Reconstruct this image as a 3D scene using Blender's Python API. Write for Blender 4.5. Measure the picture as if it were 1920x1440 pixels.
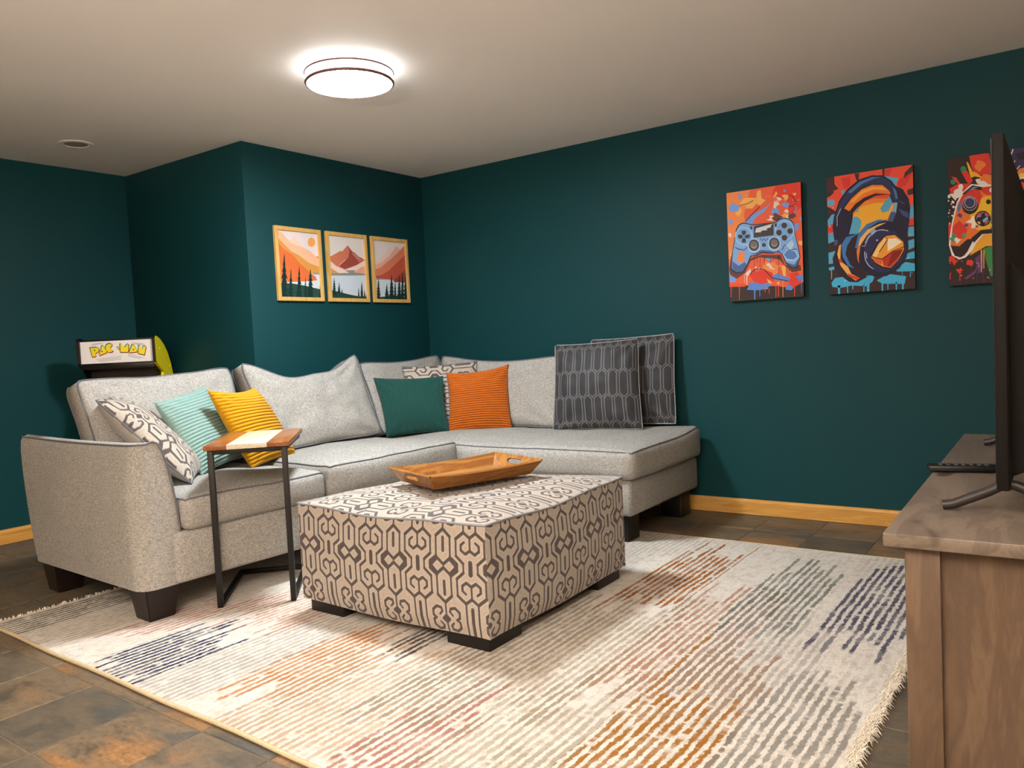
import bpy, bmesh, math, random
import numpy as np
from mathutils import Vector, Matrix, noise
from mathutils.geometry import tessellate_polygon
PI = math.pi
for o in list(bpy.data.objects):
    bpy.data.objects.remove(o)
scene = bpy.context.scene
COL = scene.collection

# ------------------------------------------------------------------ camera
CAM = Vector((3.9443, -4.4395, 1.0547))
YAW, PIT, ROL, FPX = 0.6254, -0.0524, -0.0485, 1480.43
fw = Vector((-math.sin(YAW)*math.cos(PIT), math.cos(YAW)*math.cos(PIT), math.sin(PIT)))
rt = fw.cross(Vector((0, 0, 1))).normalized()
up = rt.cross(fw)
r2 = rt*math.cos(ROL) + up*math.sin(ROL)
u2 = up*math.cos(ROL) - rt*math.sin(ROL)
cam_data = bpy.data.cameras.new('camera')
cam_data.sensor_width = 36.0
cam_data.lens = FPX/1920*36.0
cam_data.clip_start = 0.02
cam = bpy.data.objects.new('camera', cam_data)
COL.objects.link(cam)
cam.matrix_world = Matrix(((r2.x, u2.x, -fw.x, CAM.x), (r2.y, u2.y, -fw.y, CAM.y), (r2.z, u2.z, -fw.z, CAM.z), (0, 0, 0, 1)))
scene.camera = cam

# ------------------------------------------------------------------ world, light levels, exposure
world = bpy.data.worlds.new('world')
scene.world = world
world.use_nodes = True
world.node_tree.nodes['Background'].inputs[0].default_value = (0.9, 0.75, 0.6, 1)
world.node_tree.nodes['Background'].inputs[1].default_value = 0.0
LAMP_COLOR = (0.91, 0.965, 1.0)
LAMP_FACE = 104.0          # emission of the lit underside of the ceiling lamp
LAMP_SIDE = 4.0          # emission of its milky side band
FILL_UPLIGHT_COLOR = (1.0, 0.92, 0.86)
FILL_UPLIGHT_W = 182.0         # unseen lamp added behind the camera as warm fill
scene.view_settings.view_transform = 'Standard'
scene.view_settings.look = 'None'
scene.view_settings.gamma = 1.0
scene.view_settings.use_curve_mapping = False
scene.view_settings.exposure = 0.97

# ------------------------------------------------------------------ object helpers
def link(o, parent=None):
    COL.objects.link(o)
    if parent is not None:
        o.parent = parent
    return o

def tag(o, label=None, category=None, group=None, kind=None):
    if label: o['label'] = label
    if category: o['category'] = category
    if group: o['group'] = group
    if kind: o['kind'] = kind
    return o

def empty(name, loc=(0, 0, 0), rz=0.0):
    o = bpy.data.objects.new(name, None)
    o.empty_display_size = 0.1
    link(o)
    o.location = loc
    o.rotation_euler = (0, 0, rz)
    return o

def smooth(me, angle=None):
    for p in me.polygons:
        p.use_smooth = True
    if angle is not None:
        try:
            me.set_sharp_from_angle(angle=math.radians(angle))
        except Exception:
            pass

def mesh(name, V, F, mats, parent=None, mi=None, sm=None, cols=None):
    me = bpy.data.meshes.new(name)
    me.from_pydata([tuple(v) for v in V], [], F)
    for m in (mats if isinstance(mats, (list, tuple)) else [mats]):
        me.materials.append(m)
    if mi:
        me.polygons.foreach_set('material_index', mi)
    if cols is not None:
        a = me.color_attributes.new('Col', 'FLOAT_COLOR', 'POINT')
        c = np.asarray(cols, dtype=np.float32)
        a.data.foreach_set('color', np.concatenate([c, np.ones((len(c), 1), np.float32)], 1).ravel())
    if sm is not None:
        smooth(me, sm if sm > 0 else None)
    me.update()
    o = bpy.data.objects.new(name, me)
    return link(o, parent)

def bm_obj(name, bm, mat, parent=None, sm=30):
    me = bpy.data.meshes.new(name)
    bm.to_mesh(me)
    bm.free()
    me.materials.append(mat)
    if sm:
        smooth(me, sm)
    o = bpy.data.objects.new(name, me)
    return link(o, parent)

def add_box(bm, c, s, bev=0.0, seg=2, rot=None):
    M = Matrix.Translation(Vector(c))
    if rot is not None:
        M = M @ rot
    M = M @ Matrix.Diagonal((s[0], s[1], s[2], 1))
    g = bmesh.ops.create_cube(bm, size=1.0, matrix=M)
    if bev:
        es = set()
        for v in g['verts']:
            es.update(v.link_edges)
        bmesh.ops.bevel(bm, geom=list(es), offset=bev, segments=seg, affect='EDGES', profile=0.5)

def box(name, lo, hi, mat, parent=None, bev=0.003, seg=2):
    bm = bmesh.new()
    c = [(a+b)/2 for a, b in zip(lo, hi)]
    s = [b-a for a, b in zip(lo, hi)]
    add_box(bm, c, s, bev, seg)
    return bm_obj(name, bm, mat, parent)

def tube_geo(path, r, closed=False, n=8):
    P = [Vector(p) for p in path]
    m = len(P)
    V, F = [], []
    ref = None
    for i in range(m):
        if closed:
            t = P[(i+1) % m]-P[i-1]
        else:
            t = P[min(i+1, m-1)]-P[max(i-1, 0)]
        t.normalize()
        if ref is None:
            ref = Vector((0, 0, 1)) if abs(t.z) < .9 else Vector((1, 0, 0))
        a = (ref-t*ref.dot(t)).normalized()
        ref = a
        b = t.cross(a)
        for k in range(n):
            th = 2*PI*k/n
            V.append(P[i]+(a*math.cos(th)+b*math.sin(th))*r)
    for i in range(m if closed else m-1):
        for k in range(n):
            j = (i+1) % m
            F.append((i*n+k, i*n+(k+1) % n, j*n+(k+1) % n, j*n+k))
    if not closed:
        F.append(tuple(range(n))[::-1])
        F.append(tuple((m-1)*n+k for k in range(n)))
    return V, F

def tube(name, path, r, mat, parent=None, closed=False, n=8):
    V, F = tube_geo(path, r, closed, n)
    return mesh(name, V, F, mat, parent, sm=60)

def lathe(name, prof, mat, parent=None, n=48, center=(0, 0, 0), sm=35, close=False):
    V, F = [], []
    m = len(prof)
    for k in range(n):
        a = 2*PI*k/n
        for r, z in prof:
            V.append((center[0]+r*math.cos(a), center[1]+r*math.sin(a), center[2]+z))
    for k in range(n):
        j = (k+1) % n
        for i in range(m if close else m-1):
            i2 = (i+1) % m
            F.append((k*m+i, j*m+i, j*m+i2, k*m+i2))
    return mesh(name, V, F, mat, parent, sm=sm)

def prism(name, outline, axis, d0, d1, mat, parent=None, bev=0.0, sm=30):
    """outline: 2D points; extruded along axis ('x','y','z') from d0 to d1"""
    def mk(p, d):
        return {'x': (d, p[0], p[1]), 'y': (p[0], d, p[1]), 'z': (p[0], p[1], d)}[axis]
    bm = bmesh.new()
    a = [bm.verts.new(mk(p, d0)) for p in outline]
    b = [bm.verts.new(mk(p, d1)) for p in outline]
    n = len(outline)
    bm.faces.new(a)
    bm.faces.new(b[::-1])
    for i in range(n):
        bm.faces.new((a[i], b[i], b[(i+1) % n], a[(i+1) % n]))
    bmesh.ops.recalc_face_normals(bm, faces=bm.faces)
    if bev:
        bmesh.ops.bevel(bm, geom=list(bm.edges), offset=bev, segments=2, affect='EDGES')
    return bm_obj(name, bm, mat, parent, sm)

# ------------------------------------------------------------------ material helpers
def lin(h):
    if isinstance(h, str):
        c = [int(h[i:i+2], 16)/255 for i in (0, 2, 4)]
    else:
        c = h
    return tuple((x/12.92 if x <= .04045 else ((x+.055)/1.055)**2.4) for x in c)

class NT:
    """tiny node-graph writer"""
    def __init__(s, name, rough=.5, spec=.5):
        s.m = bpy.data.materials.new(name)
        s.m.use_nodes = True
        s.t = s.m.node_tree
        s.b = s.t.nodes['Principled BSDF']
        s.b.inputs['Roughness'].default_value = rough
        s.b.inputs['Specular IOR Level'].default_value = spec
    def put(s, sock, v):
        if isinstance(v, bpy.types.NodeSocket):
            s.t.links.new(v, sock)
        elif v is not None:
            if sock.type == 'RGBA' and len(v) == 3:
                v = (*v, 1)
            sock.default_value = v
    def node(s, typ, **kw):
        n = s.t.nodes.new(typ)
        for k, v in kw.items():
            setattr(n, k, v)
        return n
    def math(s, op, a, b=None, c=None, clamp=False):
        n = s.node('ShaderNodeMath', operation=op)
        n.use_clamp = clamp
        for i, v in enumerate((a, b, c)):
            if v is not None:
                s.put(n.inputs[i], v)
        return n.outputs[0]
    def vmath(s, op, a, b=None):
        n = s.node('ShaderNodeVectorMath', operation=op)
        s.put(n.inputs[0], a)
        if b is not None:
            s.put(n.inputs[1], b)
        return n.outputs[0]
    def mix(s, f, a, b):
        n = s.node('ShaderNodeMix', data_type='RGBA')
        s.put(n.inputs[0], f)
        s.put(n.inputs[6], a)
        s.put(n.inputs[7], b)
        return n.outputs[2]
    def mul(s, f, a, b):
        n = s.node('ShaderNodeMix', data_type='RGBA', blend_type='MULTIPLY')
        s.put(n.inputs[0], f)
        s.put(n.inputs[6], a)
        s.put(n.inputs[7], b)
        return n.outputs[2]
    def xyz(s, v):
        n = s.node('ShaderNodeSeparateXYZ')
        s.put(n.inputs[0], v)
        return n.outputs
    def vec(s, x, y, z=0.0):
        n = s.node('ShaderNodeCombineXYZ')
        for i, v in enumerate((x, y, z)):
            s.put(n.inputs[i], v)
        return n.outputs[0]
    def coord(s, k='Object'):
        return s.node('ShaderNodeTexCoord').outputs[k]
    def scale(s, v, sc):
        return s.vmath('MULTIPLY', v, sc)
    def noise(s, v, scale=5, detail=2, rough=.5, dist=0, out='Fac'):
        n = s.node('ShaderNodeTexNoise')
        s.put(n.inputs['Vector'], v)
        n.inputs['Scale'].default_value = scale
        n.inputs['Detail'].default_value = detail
        n.inputs['Roughness'].default_value = rough
        n.inputs['Distortion'].default_value = dist
        return n.outputs[out]
    def white(s, v):
        n = s.node('ShaderNodeTexWhiteNoise')
        s.put(n.inputs['Vector'], v)
        return n.outputs['Value']
    def ramp(s, f, stops, interp='LINEAR'):
        n = s.node('ShaderNodeValToRGB')
        n.color_ramp.interpolation = interp
        e = n.color_ramp.elements
        while len(e) < len(stops):
            e.new(.5)
        for i, (p, c) in enumerate(stops):
            e[i].position = p
            e[i].color = (*c, 1) if len(c) == 3 else c
        s.put(n.inputs[0], f)
        return n.outputs[0]
    def sstep(s, v, a, b):
        n = s.node('ShaderNodeMapRange', interpolation_type='SMOOTHSTEP')
        s.put(n.inputs[0], v)
        s.put(n.inputs[1], a)
        s.put(n.inputs[2], b)
        return n.outputs[0]
    def attr(s, nm='Col'):
        return s.node('ShaderNodeAttribute', attribute_name=nm).outputs['Color']
    def rnd(s):
        return s.node('ShaderNodeObjectInfo').outputs['Random']
    def color(s, v):
        s.put(s.b.inputs['Base Color'], v)
        return s
    def bump(s, h, strength=.3, dist=.002):
        n = s.node('ShaderNodeBump')
        n.inputs['Strength'].default_value = strength
        n.inputs['Distance'].default_value = dist
        s.put(n.inputs['Height'], h)
        s.t.links.new(n.outputs[0], s.b.inputs['Normal'])
        return s

def plain(name, col, rough=.5, spec=.4, metal=0.0):
    n = NT(name, rough, spec)
    c = n.coord()
    f = n.noise(c, 60, 3)
    n.color(n.mix(n.math('MULTIPLY', f, .25), lin(col), [x*.8 for x in lin(col)]))
    n.b.inputs['Metallic'].default_value = metal
    return n.m

def vcol(name, rough=.6, weave=0.0, sc=900, spec=.3, sheen=0.0):
    n = NT(name, rough, spec)
    c = n.coord()
    a = n.attr()
    if weave:
        f = n.noise(n.scale(c, (1, 1, 1)), sc, 2)
        g = n.noise(c, sc/6, 2)
        a = n.mul(weave, a, n.ramp(f, [(.3, (.55, .55, .55)), (.7, (1.25, 1.25, 1.25))]))
        a = n.mul(weave*.5, a, n.ramp(g, [(.3, (.7, .7, .7)), (.7, (1.2, 1.2, 1.2))]))
        n.bump(f, .25, .001)
    n.color(a)
    if sheen:
        n.b.inputs['Sheen Weight'].default_value = sheen
    return n.m

def fabric(name, ca, cb, sc=330, rough=.9, sheen=.0, bump=.45):
    n = NT(name, rough, .2)
    c = n.coord()
    f = n.noise(n.scale(c, (1, 1, 1.6)), sc, 3, .65)
    g = n.noise(n.scale(c, (1, 1, 2.2)), sc*.35, 2, .6)
    h = n.math('ADD', n.math('MULTIPLY', f, .65), n.math('MULTIPLY', g, .35))
    l = n.noise(c, 4, 2)
    col = n.ramp(h, [(.36, lin(ca)), (.62, lin(cb))])
    col = n.mul(.5, col, n.ramp(l, [(.3, (.88, .88, .88)), (.7, (1.04, 1.04, 1.04))]))
    n.color(col)
    n.b.inputs['Sheen Weight'].default_value = sheen
    n.bump(h, bump, .0022)
    return n.m

def wood(name, stops, axis='x', ring=7, stretch=9, rough=.45, knots=False, bump=.15, spec=.4):
    n = NT(name, rough, spec)
    c = n.coord()
    s = [ring]*3
    s['xyz'.index(axis)] = ring/stretch
    v = n.scale(c, tuple(s))
    off = n.math('MULTIPLY', n.rnd(), 37.0)
    v = n.vmath('ADD', v, n.vec(off, off, off))
    a = n.noise(v, 1.6, 4, .6, .9)
    b = n.noise(v, 14, 3, .6, .2)
    f = n.math('ADD', n.math('MULTIPLY', a, .75), n.math('MULTIPLY', b, .25))
    w = n.math('FRACT', n.math('MULTIPLY', a, 5.0))
    w = n.math('MULTIPLY', n.math('ABSOLUTE', n.math('SUBTRACT', w, .5)), 2.0)
    f = n.math('ADD', n.math('MULTIPLY', f, .8), n.math('MULTIPLY', w, .2))
    col = n.ramp(f, [(p, lin(h)) for p, h in stops])
    if knots:
        k = n.noise(n.scale(c, (9, 5, 5)), 1.0, 1, .5, .3)
        col = n.mix(n.sstep(k, .69, .76), col, lin('3f3226'))
    n.color(col)
    n.bump(b, bump, .001)
    return n.m

def art_mesh(name, key, w, h, mat, parent, place, step=.00006):
    """flat print: stacked colour areas in a w x h rectangle, place(u,v,d) -> local point"""
    V, F, C = [], [], []
    def clip(poly):
        for ax, lim, sg in ((0, 0, 1), (0, 1000, -1), (1, 0, 1), (1, 1000, -1)):
            o = []
            for i in range(len(poly)):
                a, b = poly[i-1], poly[i]
                ia, ib = (a[ax]-lim)*sg >= 0, (b[ax]-lim)*sg >= 0
                if ia != ib:
                    t = (lim-a[ax])/(b[ax]-a[ax])
                    o.append((a[0]+(b[0]-a[0])*t, a[1]+(b[1]-a[1])*t))
                if ib:
                    o.append(b)
            poly = o
            if len(poly) < 3:
                return []
        return poly
    L = 0
    for colr, polys in ART[key]:
        c = lin(colr)
        L += 1
        for k, pl in enumerate(polys):
            q = clip(pl)
            if len(q) < 3:
                continue
            d = (L+.3*(k % 3))*step
            base = len(V)
            for u, v in q:
                V.append(place(u/1000*w, v/1000*h, d))
                C.append(c)
            for tri in tessellate_polygon([[Vector((u, v, 0)) for u, v in q]]):
                F.append(tuple(base+i for i in tri))
    o = mesh(name, V, F, mat, parent, cols=C)
    bm = bmesh.new()
    bm.from_mesh(o.data)
    # every triangle faces the viewer side of the print
    n = (Vector(place(1, 0, 0))-Vector(place(0, 0, 0))).cross(Vector(place(0, 1, 0))-Vector(place(0, 0, 0)))
    bm.normal_update()
    bmesh.ops.reverse_faces(bm, faces=[f for f in bm.faces if f.normal.dot(n) < 0])
    bm.to_mesh(o.data)
    bm.free()
    return o
ART = {
 'headphones': [
  ('3a2526',[[(-46,1149),(1065,1021),(1034,-94),(-92,-40)]]),
  ('f0543a',[[(93,1098),(1031,1025),(1017,545),(902,504),(553,584),(271,557),(-7,517),(-10,633),(76,661),(132,690),(51,733),(-10,757),(-14,827),(56,847),(98,896)]]),
  ('e23a30',[[(661,992),(778,995),(729,933),(678,940)],[(822,873),(961,958),(995,930),(912,839),(844,821)],[(176,976),(288,981),(285,904),(210,884)],[(-12,589),(85,599),(71,537),(-10,526)],[(892,555),(1002,571),(1002,513),(914,511)]]),
  ('4a2826',[[(-12,995),(81,994),(85,862),(56,852),(-10,915)],[(339,997),(395,997),(380,924),(354,948)],[(909,943),(1004,1002),(1004,945),(939,920),(902,897)],[(98,935),(142,893),(95,880)],[(-14,739),(51,716),(64,684),(-12,687)],[(661,1000),(690,1002),(678,935),(661,941)],[(934,803),(1002,813),(1004,762),(939,760)]]),
  ('f5862e',[[(276,643),(390,746),(558,772),(795,749),(814,681),(719,570),(454,524),(271,539)]]),
  ('fbb832',[[(300,650),(412,718),(571,733),(758,720),(775,684),(707,588),(600,581),(456,542),(393,495),(283,521)]]),
  ('5caed2',[[(612,950),(729,935),(839,907),(809,850),(705,902)],[(627,681),(712,757),(761,778),(795,746),(722,651),(651,645)],[(237,641),(361,638),(407,597),(397,545),(356,493),(232,498)],[(-5,632),(51,681),(100,685),(100,615),(-2,588)],[(-7,517),(95,535),(93,457),(-5,437)],[(-10,358),(83,369),(85,266),(-7,263)],[(941,669),(1004,679),(1004,579),(939,565)],[(926,503),(1004,504),(1002,424),(931,426)],[(929,392),(1002,403),(1002,336),(931,317)],[(93,778),(90,767),(78,759),(64,754),(46,752),(29,756),(15,764),(5,775),(3,787),(7,798),(17,806),(32,811),(49,813),(66,808),(81,800),(90,790)],[(351,707),(376,716),(368,669),(351,681)],[(171,871),(210,884),(215,840),(183,840)]]),
  ('43b4dc',[[(895,286),(1000,304),(1004,245),(883,243)],[(788,170),(895,222),(1002,203),(1000,142),(800,149)],[(27,97),(73,139),(256,146),(549,132),(517,82),(439,48),(278,64),(139,51),(39,64)],[(566,90),(705,136),(900,106),(883,44),(632,59)],[(-5,232),(71,240),(64,211),(0,207)],[(103,75),(134,72),(127,18),(132,7),(115,-5),(100,9),(105,20)],[(215,77),(229,77),(227,12),(227,5),(220,0),(215,7),(215,12)],[(276,74),(293,74),(290,39),(290,33),(283,28),(276,35),(278,41)],[(410,67),(424,66),(419,10),(422,5),(415,0),(407,5),(410,10)],[(446,74),(485,70),(478,25),(483,10),(463,-3),(446,12),(451,26)],[(622,72),(641,70),(636,10),(639,2),(629,-5),(619,4),(622,10)],[(688,69),(700,67),(697,12),(697,9),(692,4),(688,9),(688,13)],[(780,64),(800,62),(795,10),(797,2),(788,-5),(780,4),(783,10)],[(851,59),(875,57),(870,12),(873,4),(861,-5),(851,4),(853,12)],[(27,212),(39,212),(34,136),(34,132),(29,128),(25,132),(25,137)],[(856,160),(863,160),(861,121),(861,118),(858,116),(856,118),(856,121)],[(944,155),(953,155),(951,100),(951,97),(948,93),(944,97),(944,100)]]),
  ('c9dcea',[[(629,273),(627,269),(622,268),(617,269),(614,274),(617,278),(622,279),(627,278)],[(939,253),(936,250),(931,248),(926,250),(924,255),(926,258),(931,260),(936,258)],[(34,583),(32,579),(27,578),(20,579),(17,584),(20,588),(27,589),(32,588)],[(646,121),(646,119),(644,119),(641,119),(639,123),(641,124),(644,124),(646,124)],[(493,752),(490,749),(485,749),(480,751),(480,754),(480,756),(485,757),(490,756)],[(602,961),(600,958),(597,958),(592,959),(592,961),(595,964),(597,964),(600,963)],[(278,128),(276,124),(271,123),(266,126),(263,129),(266,132),(271,134),(276,132)],[(156,252),(154,250),(151,248),(149,250),(146,252),(149,255),(151,255),(154,253)],[(639,850),(639,849),(636,849),(634,849),(632,852),(634,853),(636,853),(639,852)],[(883,749),(883,747),(880,746),(875,747),(875,751),(875,752),(880,752),(883,752)],[(970,129),(970,126),(965,126),(963,128),(961,129),(963,132),(965,132),(970,131)],[(963,437),(961,434),(956,434),(951,436),(948,439),(951,442),(956,442),(961,441)],[(200,110),(198,105),(193,105),(188,106),(185,110),(188,113),(193,115),(198,113)],[(956,110),(953,108),(951,106),(946,108),(946,111),(948,113),(951,115),(953,113)],[(385,839),(383,837),(380,837),(376,837),(376,840),(378,842),(380,842),(383,842)],[(78,739),(76,736),(71,734),(66,736),(64,739),(66,743),(71,744),(76,743)]]),
  ('1c1a30',[[(59,574),(78,661),(146,791),(251,881),(390,945),(541,963),(666,950),(761,896),(831,818),(851,744),(836,705),(766,716),(739,772),(719,829),(658,866),(539,880),(424,858),(300,793),(237,729),(310,664),(295,597),(241,462),(183,441),(76,454)]]),
  ('2c3560',[[(78,581),(95,659),(163,785),(266,868),(400,932),(541,951),(661,938),(749,888),(812,816),(834,746),(824,720),(775,728),(753,778),(727,839),(658,878),(539,891),(412,871),(285,806),(202,738),(166,705),(142,576)]]),
  ('4d7db0',[[(246,850),(395,925),(541,948),(649,937),(566,933),(419,902),(295,842)],[(768,853),(814,806),(827,746),(805,741),(790,791)]]),
  ('f58228',[[(205,720),(293,795),(417,860),(539,884),(658,871),(727,824),(751,788),(585,818),(427,790),(327,729),(266,692)]]),
  ('fbb04a',[[(280,769),(417,847),(539,868),(656,857),(714,821),(561,845),(429,824),(317,762)]]),
  ('2a1a22',[[(261,687),(339,746),(439,785),(573,809),(751,785),(656,790),(571,790),(451,757),(354,705),(295,663)]]),
  ('241f3a',[[(792,853),(883,816),(946,734),(963,658),(948,550),(929,452),(934,333),(907,252),(714,468),(707,563),(756,610),(797,682),(834,721),(824,788)]]),
  ('3d4f86',[[(827,663),(941,619),(944,576),(883,599)],[(841,728),(907,697),(897,689),(839,718)]]),
  ('241f3a',[[(127,692),(295,663),(300,650),(259,592),(232,472),(173,451),(81,457),(73,573)]]),
  ('8fb9d6',[[(790,715),(824,712),(805,630),(768,566),(724,534),(707,571),(761,641)]]),
  ('44608c',[[(746,640),(802,640),(797,614),(768,566),(724,534),(707,571)],[(73,467),(124,459),(103,420),(78,413)]]),
  ('2a1a2a',[[(49,309),(103,393),(154,434),(268,499),(368,491),(334,395),(349,289),(407,190),(454,124),(341,87),(241,97),(124,167),(56,247)]]),
  ('3c7cc0',[[(161,416),(220,477),(356,490),(288,464),(229,402),(207,333),(261,242),(310,207),(234,230),(173,314)]]),
  ('f3b25a',[[(107,340),(132,410),(156,421),(144,302),(176,260),(232,225),(271,162),(373,121),(322,101),(232,152),(144,240)]]),
  ('d8401f',[[(220,173),(280,152),(378,121),(329,105),(244,142)],[(112,304),(149,294),(176,260),(139,268)]]),
  ('1f1d38',[[(324,395),(366,496),(468,566),(624,591),(766,558),(885,477),(934,367),(912,263),(829,175),(680,119),(536,123),(419,183),(349,279)]]),
  ('3f7ab8',[[(322,377),(366,495),(468,565),(600,592),(707,578),(600,571),(485,530),(397,459),(351,371)]]),
  ('f8bb70',[[(344,349),(383,452),(478,521),(612,555),(695,560),(575,530),(466,472),(407,415),(383,390),(358,287)]]),
  ('f07a2c',[[(341,349),(366,400),(388,390),(363,287),(368,243),(349,279)]]),
  ('7fb0d0',[[(502,498),(551,522),(585,499),(532,470)]]),
  ('2e2b55',[[(436,369),(500,460),(646,508),(785,485),(887,395),(907,310),(824,206),(692,154),(563,162),(468,229)]]),
  ('17142a',[[(495,305),(583,393),(673,459),(790,460),(890,389),(895,317),(819,232),(731,173),(636,191),(546,232)]]),
  ('f7a22f',[[(510,286),(595,389),(680,451),(785,451),(878,387),(883,322),(814,240),(731,185),(641,201),(556,240)]]),
  ('fcd183',[[(529,307),(595,377),(671,437),(695,423),(605,323),(561,274)]]),
  ('fff0cf',[[(702,423),(795,423),(863,387),(763,346),(700,325)]]),
  ('e5632a',[[(519,278),(590,273),(639,265),(624,214),(558,242)]]),
  ('c4331b',[[(636,260),(758,317),(875,333),(814,245),(731,188),(649,206)]]),
  ('8a1f14',[[(758,312),(875,331),(839,281),(707,196),(695,206)]]),
  ('3a1512',[[(607,320),(707,416),(680,452),(673,449),(697,420),(600,325)],[(517,287),(590,269),(639,261),(761,317),(883,343),(878,349),(756,323),(636,268),(590,276),(519,294)]]),
  ('b9c6e4',[[(449,406),(461,429),(478,449),(500,467),(524,480),(553,491),(585,498),(617,501),(649,499),(680,495),(712,486),(714,493),(683,501),(649,508),(614,508),(580,504),(549,498),(519,486),(493,472),(471,454),(454,433),(441,410)],[(536,191),(517,199),(500,211),(483,222),(471,237),(458,252),(449,269),(444,286),(441,304),(439,322),(444,340),(434,341),(429,322),(432,304),(434,286),(439,268),(449,250),(461,234),(475,219),(493,206),(512,194),(532,186)],[(400,387),(439,380),(490,451),(551,480),(546,483),(485,454),(434,384),(402,392)],[(120,578),(122,656),(168,721),(161,725),(115,658),(112,578)],[(449,325),(454,281),(463,281),(458,325)],[(595,423),(592,420),(590,418),(588,416),(583,416),(578,416),(575,418),(573,421),(573,424),(573,428),(575,429),(580,431),(583,431),(588,429),(590,428),(592,426)]]),
 ],
 'blue_controller': [
  ('f0653f',[[(-46,1137),(1094,1017),(1060,-83),(-68,-32)]]),
  ('f58e4d',[[(-12,1007),(336,1005),(236,782),(278,592),(183,465),(34,390),(-5,393)],[(675,265),(678,230),(665,230),(600,175),(568,216),(487,219),(458,247),(465,278),(480,320),(524,346),(565,317),(626,346),(648,300),(724,294)]]),
  ('e8402c',[[(675,1003),(1011,1002),(1007,785),(855,726),(790,870),(621,927)],[(273,240),(492,268),(590,237),(636,168),(509,118),(358,150)],[(834,214),(941,216),(985,100),(875,64),(804,110)]]),
  ('3b2d2b',[[(-32,137),(256,136),(658,110),(851,79),(1046,146),(1060,-83),(-68,-32)]]),
  ('f9b65e',[[(171,873),(239,932),(334,927),(412,917),(422,976),(475,984),(483,909),(539,884),(458,845),(409,865),(356,829),(263,835),(273,862)],[(639,906),(678,953),(699,928),(658,897)],[(746,907),(792,911),(838,902),(834,875),(799,849),(777,883)],[(943,899),(929,897),(933,889),(921,891),(912,889),(904,896),(902,899),(894,904),(894,911),(907,912),(916,911),(921,912),(929,915),(936,907)],[(195,809),(200,800),(171,787),(171,762),(136,791),(114,795),(122,808),(117,818),(83,842),(105,837),(146,857),(173,865),(207,824),(214,827)],[(834,725),(836,705),(816,690),(787,700),(768,697),(743,720),(746,723),(738,733),(768,738),(765,764),(773,746),(797,744),(814,738),(799,746)],[(714,287),(787,291),(765,160),(746,170)],[(141,434),(122,424),(93,406),(85,397),(63,398),(49,406),(19,429),(22,442),(44,457),(36,462),(63,478),(93,465),(97,472),(136,449)],[(1007,470),(1011,464),(999,455),(980,449),(970,451),(963,462),(946,462),(953,475),(941,491),(953,491),(965,488),(987,491),(992,485),(1004,485)],[(519,183),(585,154),(573,131),(536,149)],[(690,134),(687,129),(685,126),(678,123),(670,123),(663,124),(658,126),(653,131),(653,136),(656,141),(658,144),(665,147),(673,147),(680,146),(685,142),(690,139)]]),
  ('7aa2ea',[[(22,868),(85,906),(183,862),(153,821),(44,826)],[(239,710),(327,765),(441,796),(548,827),(607,860),(514,782),(407,749),(341,689)],[(738,831),(790,845),(846,829),(831,790),(775,806)],[(712,765),(707,754),(695,743),(678,738),(658,736),(639,741),(621,749),(612,762),(609,775),(612,788),(624,798),(641,804),(660,804),(680,801),(697,791),(707,780)],[(2,751),(80,752),(71,712),(15,707)],[(210,946),(205,932),(197,930),(195,927),(178,922),(168,928),(166,935),(168,951),(171,961),(171,984),(183,969),(195,990),(200,974),(212,963)],[(807,941),(804,938),(802,935),(795,932),(790,932),(782,933),(777,937),(773,940),(773,945),(775,950),(777,953),(785,955),(790,955),(797,953),(802,950),(804,946)],[(899,641),(960,645),(958,596),(909,576)],[(604,361),(590,346),(578,340),(575,346),(553,333),(548,345),(519,354),(514,367),(536,374),(539,395),(556,398),(575,397),(582,380),(609,376)],[(931,783),(953,790),(909,733),(899,739)],[(975,692),(997,697),(997,658),(975,667)],[(2,265),(117,232),(75,175),(5,183)]]),
  ('5f8fdc',[[(241,98),(295,162),(385,157),(434,137),(536,149),(580,121),(483,88),(383,87)],[(587,204),(663,221),(831,170),(807,146),(624,165)],[(760,75),(804,126),(870,82),(838,62)],[(904,185),(999,191),(1004,147),(938,139)],[(339,97),(361,95),(353,15),(356,7),(346,0),(336,9),(339,15)],[(414,93),(424,92),(422,33),(422,30),(417,26),(412,30),(414,33)],[(970,149),(980,149),(972,38),(975,35),(970,31),(965,35),(968,38)]]),
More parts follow.
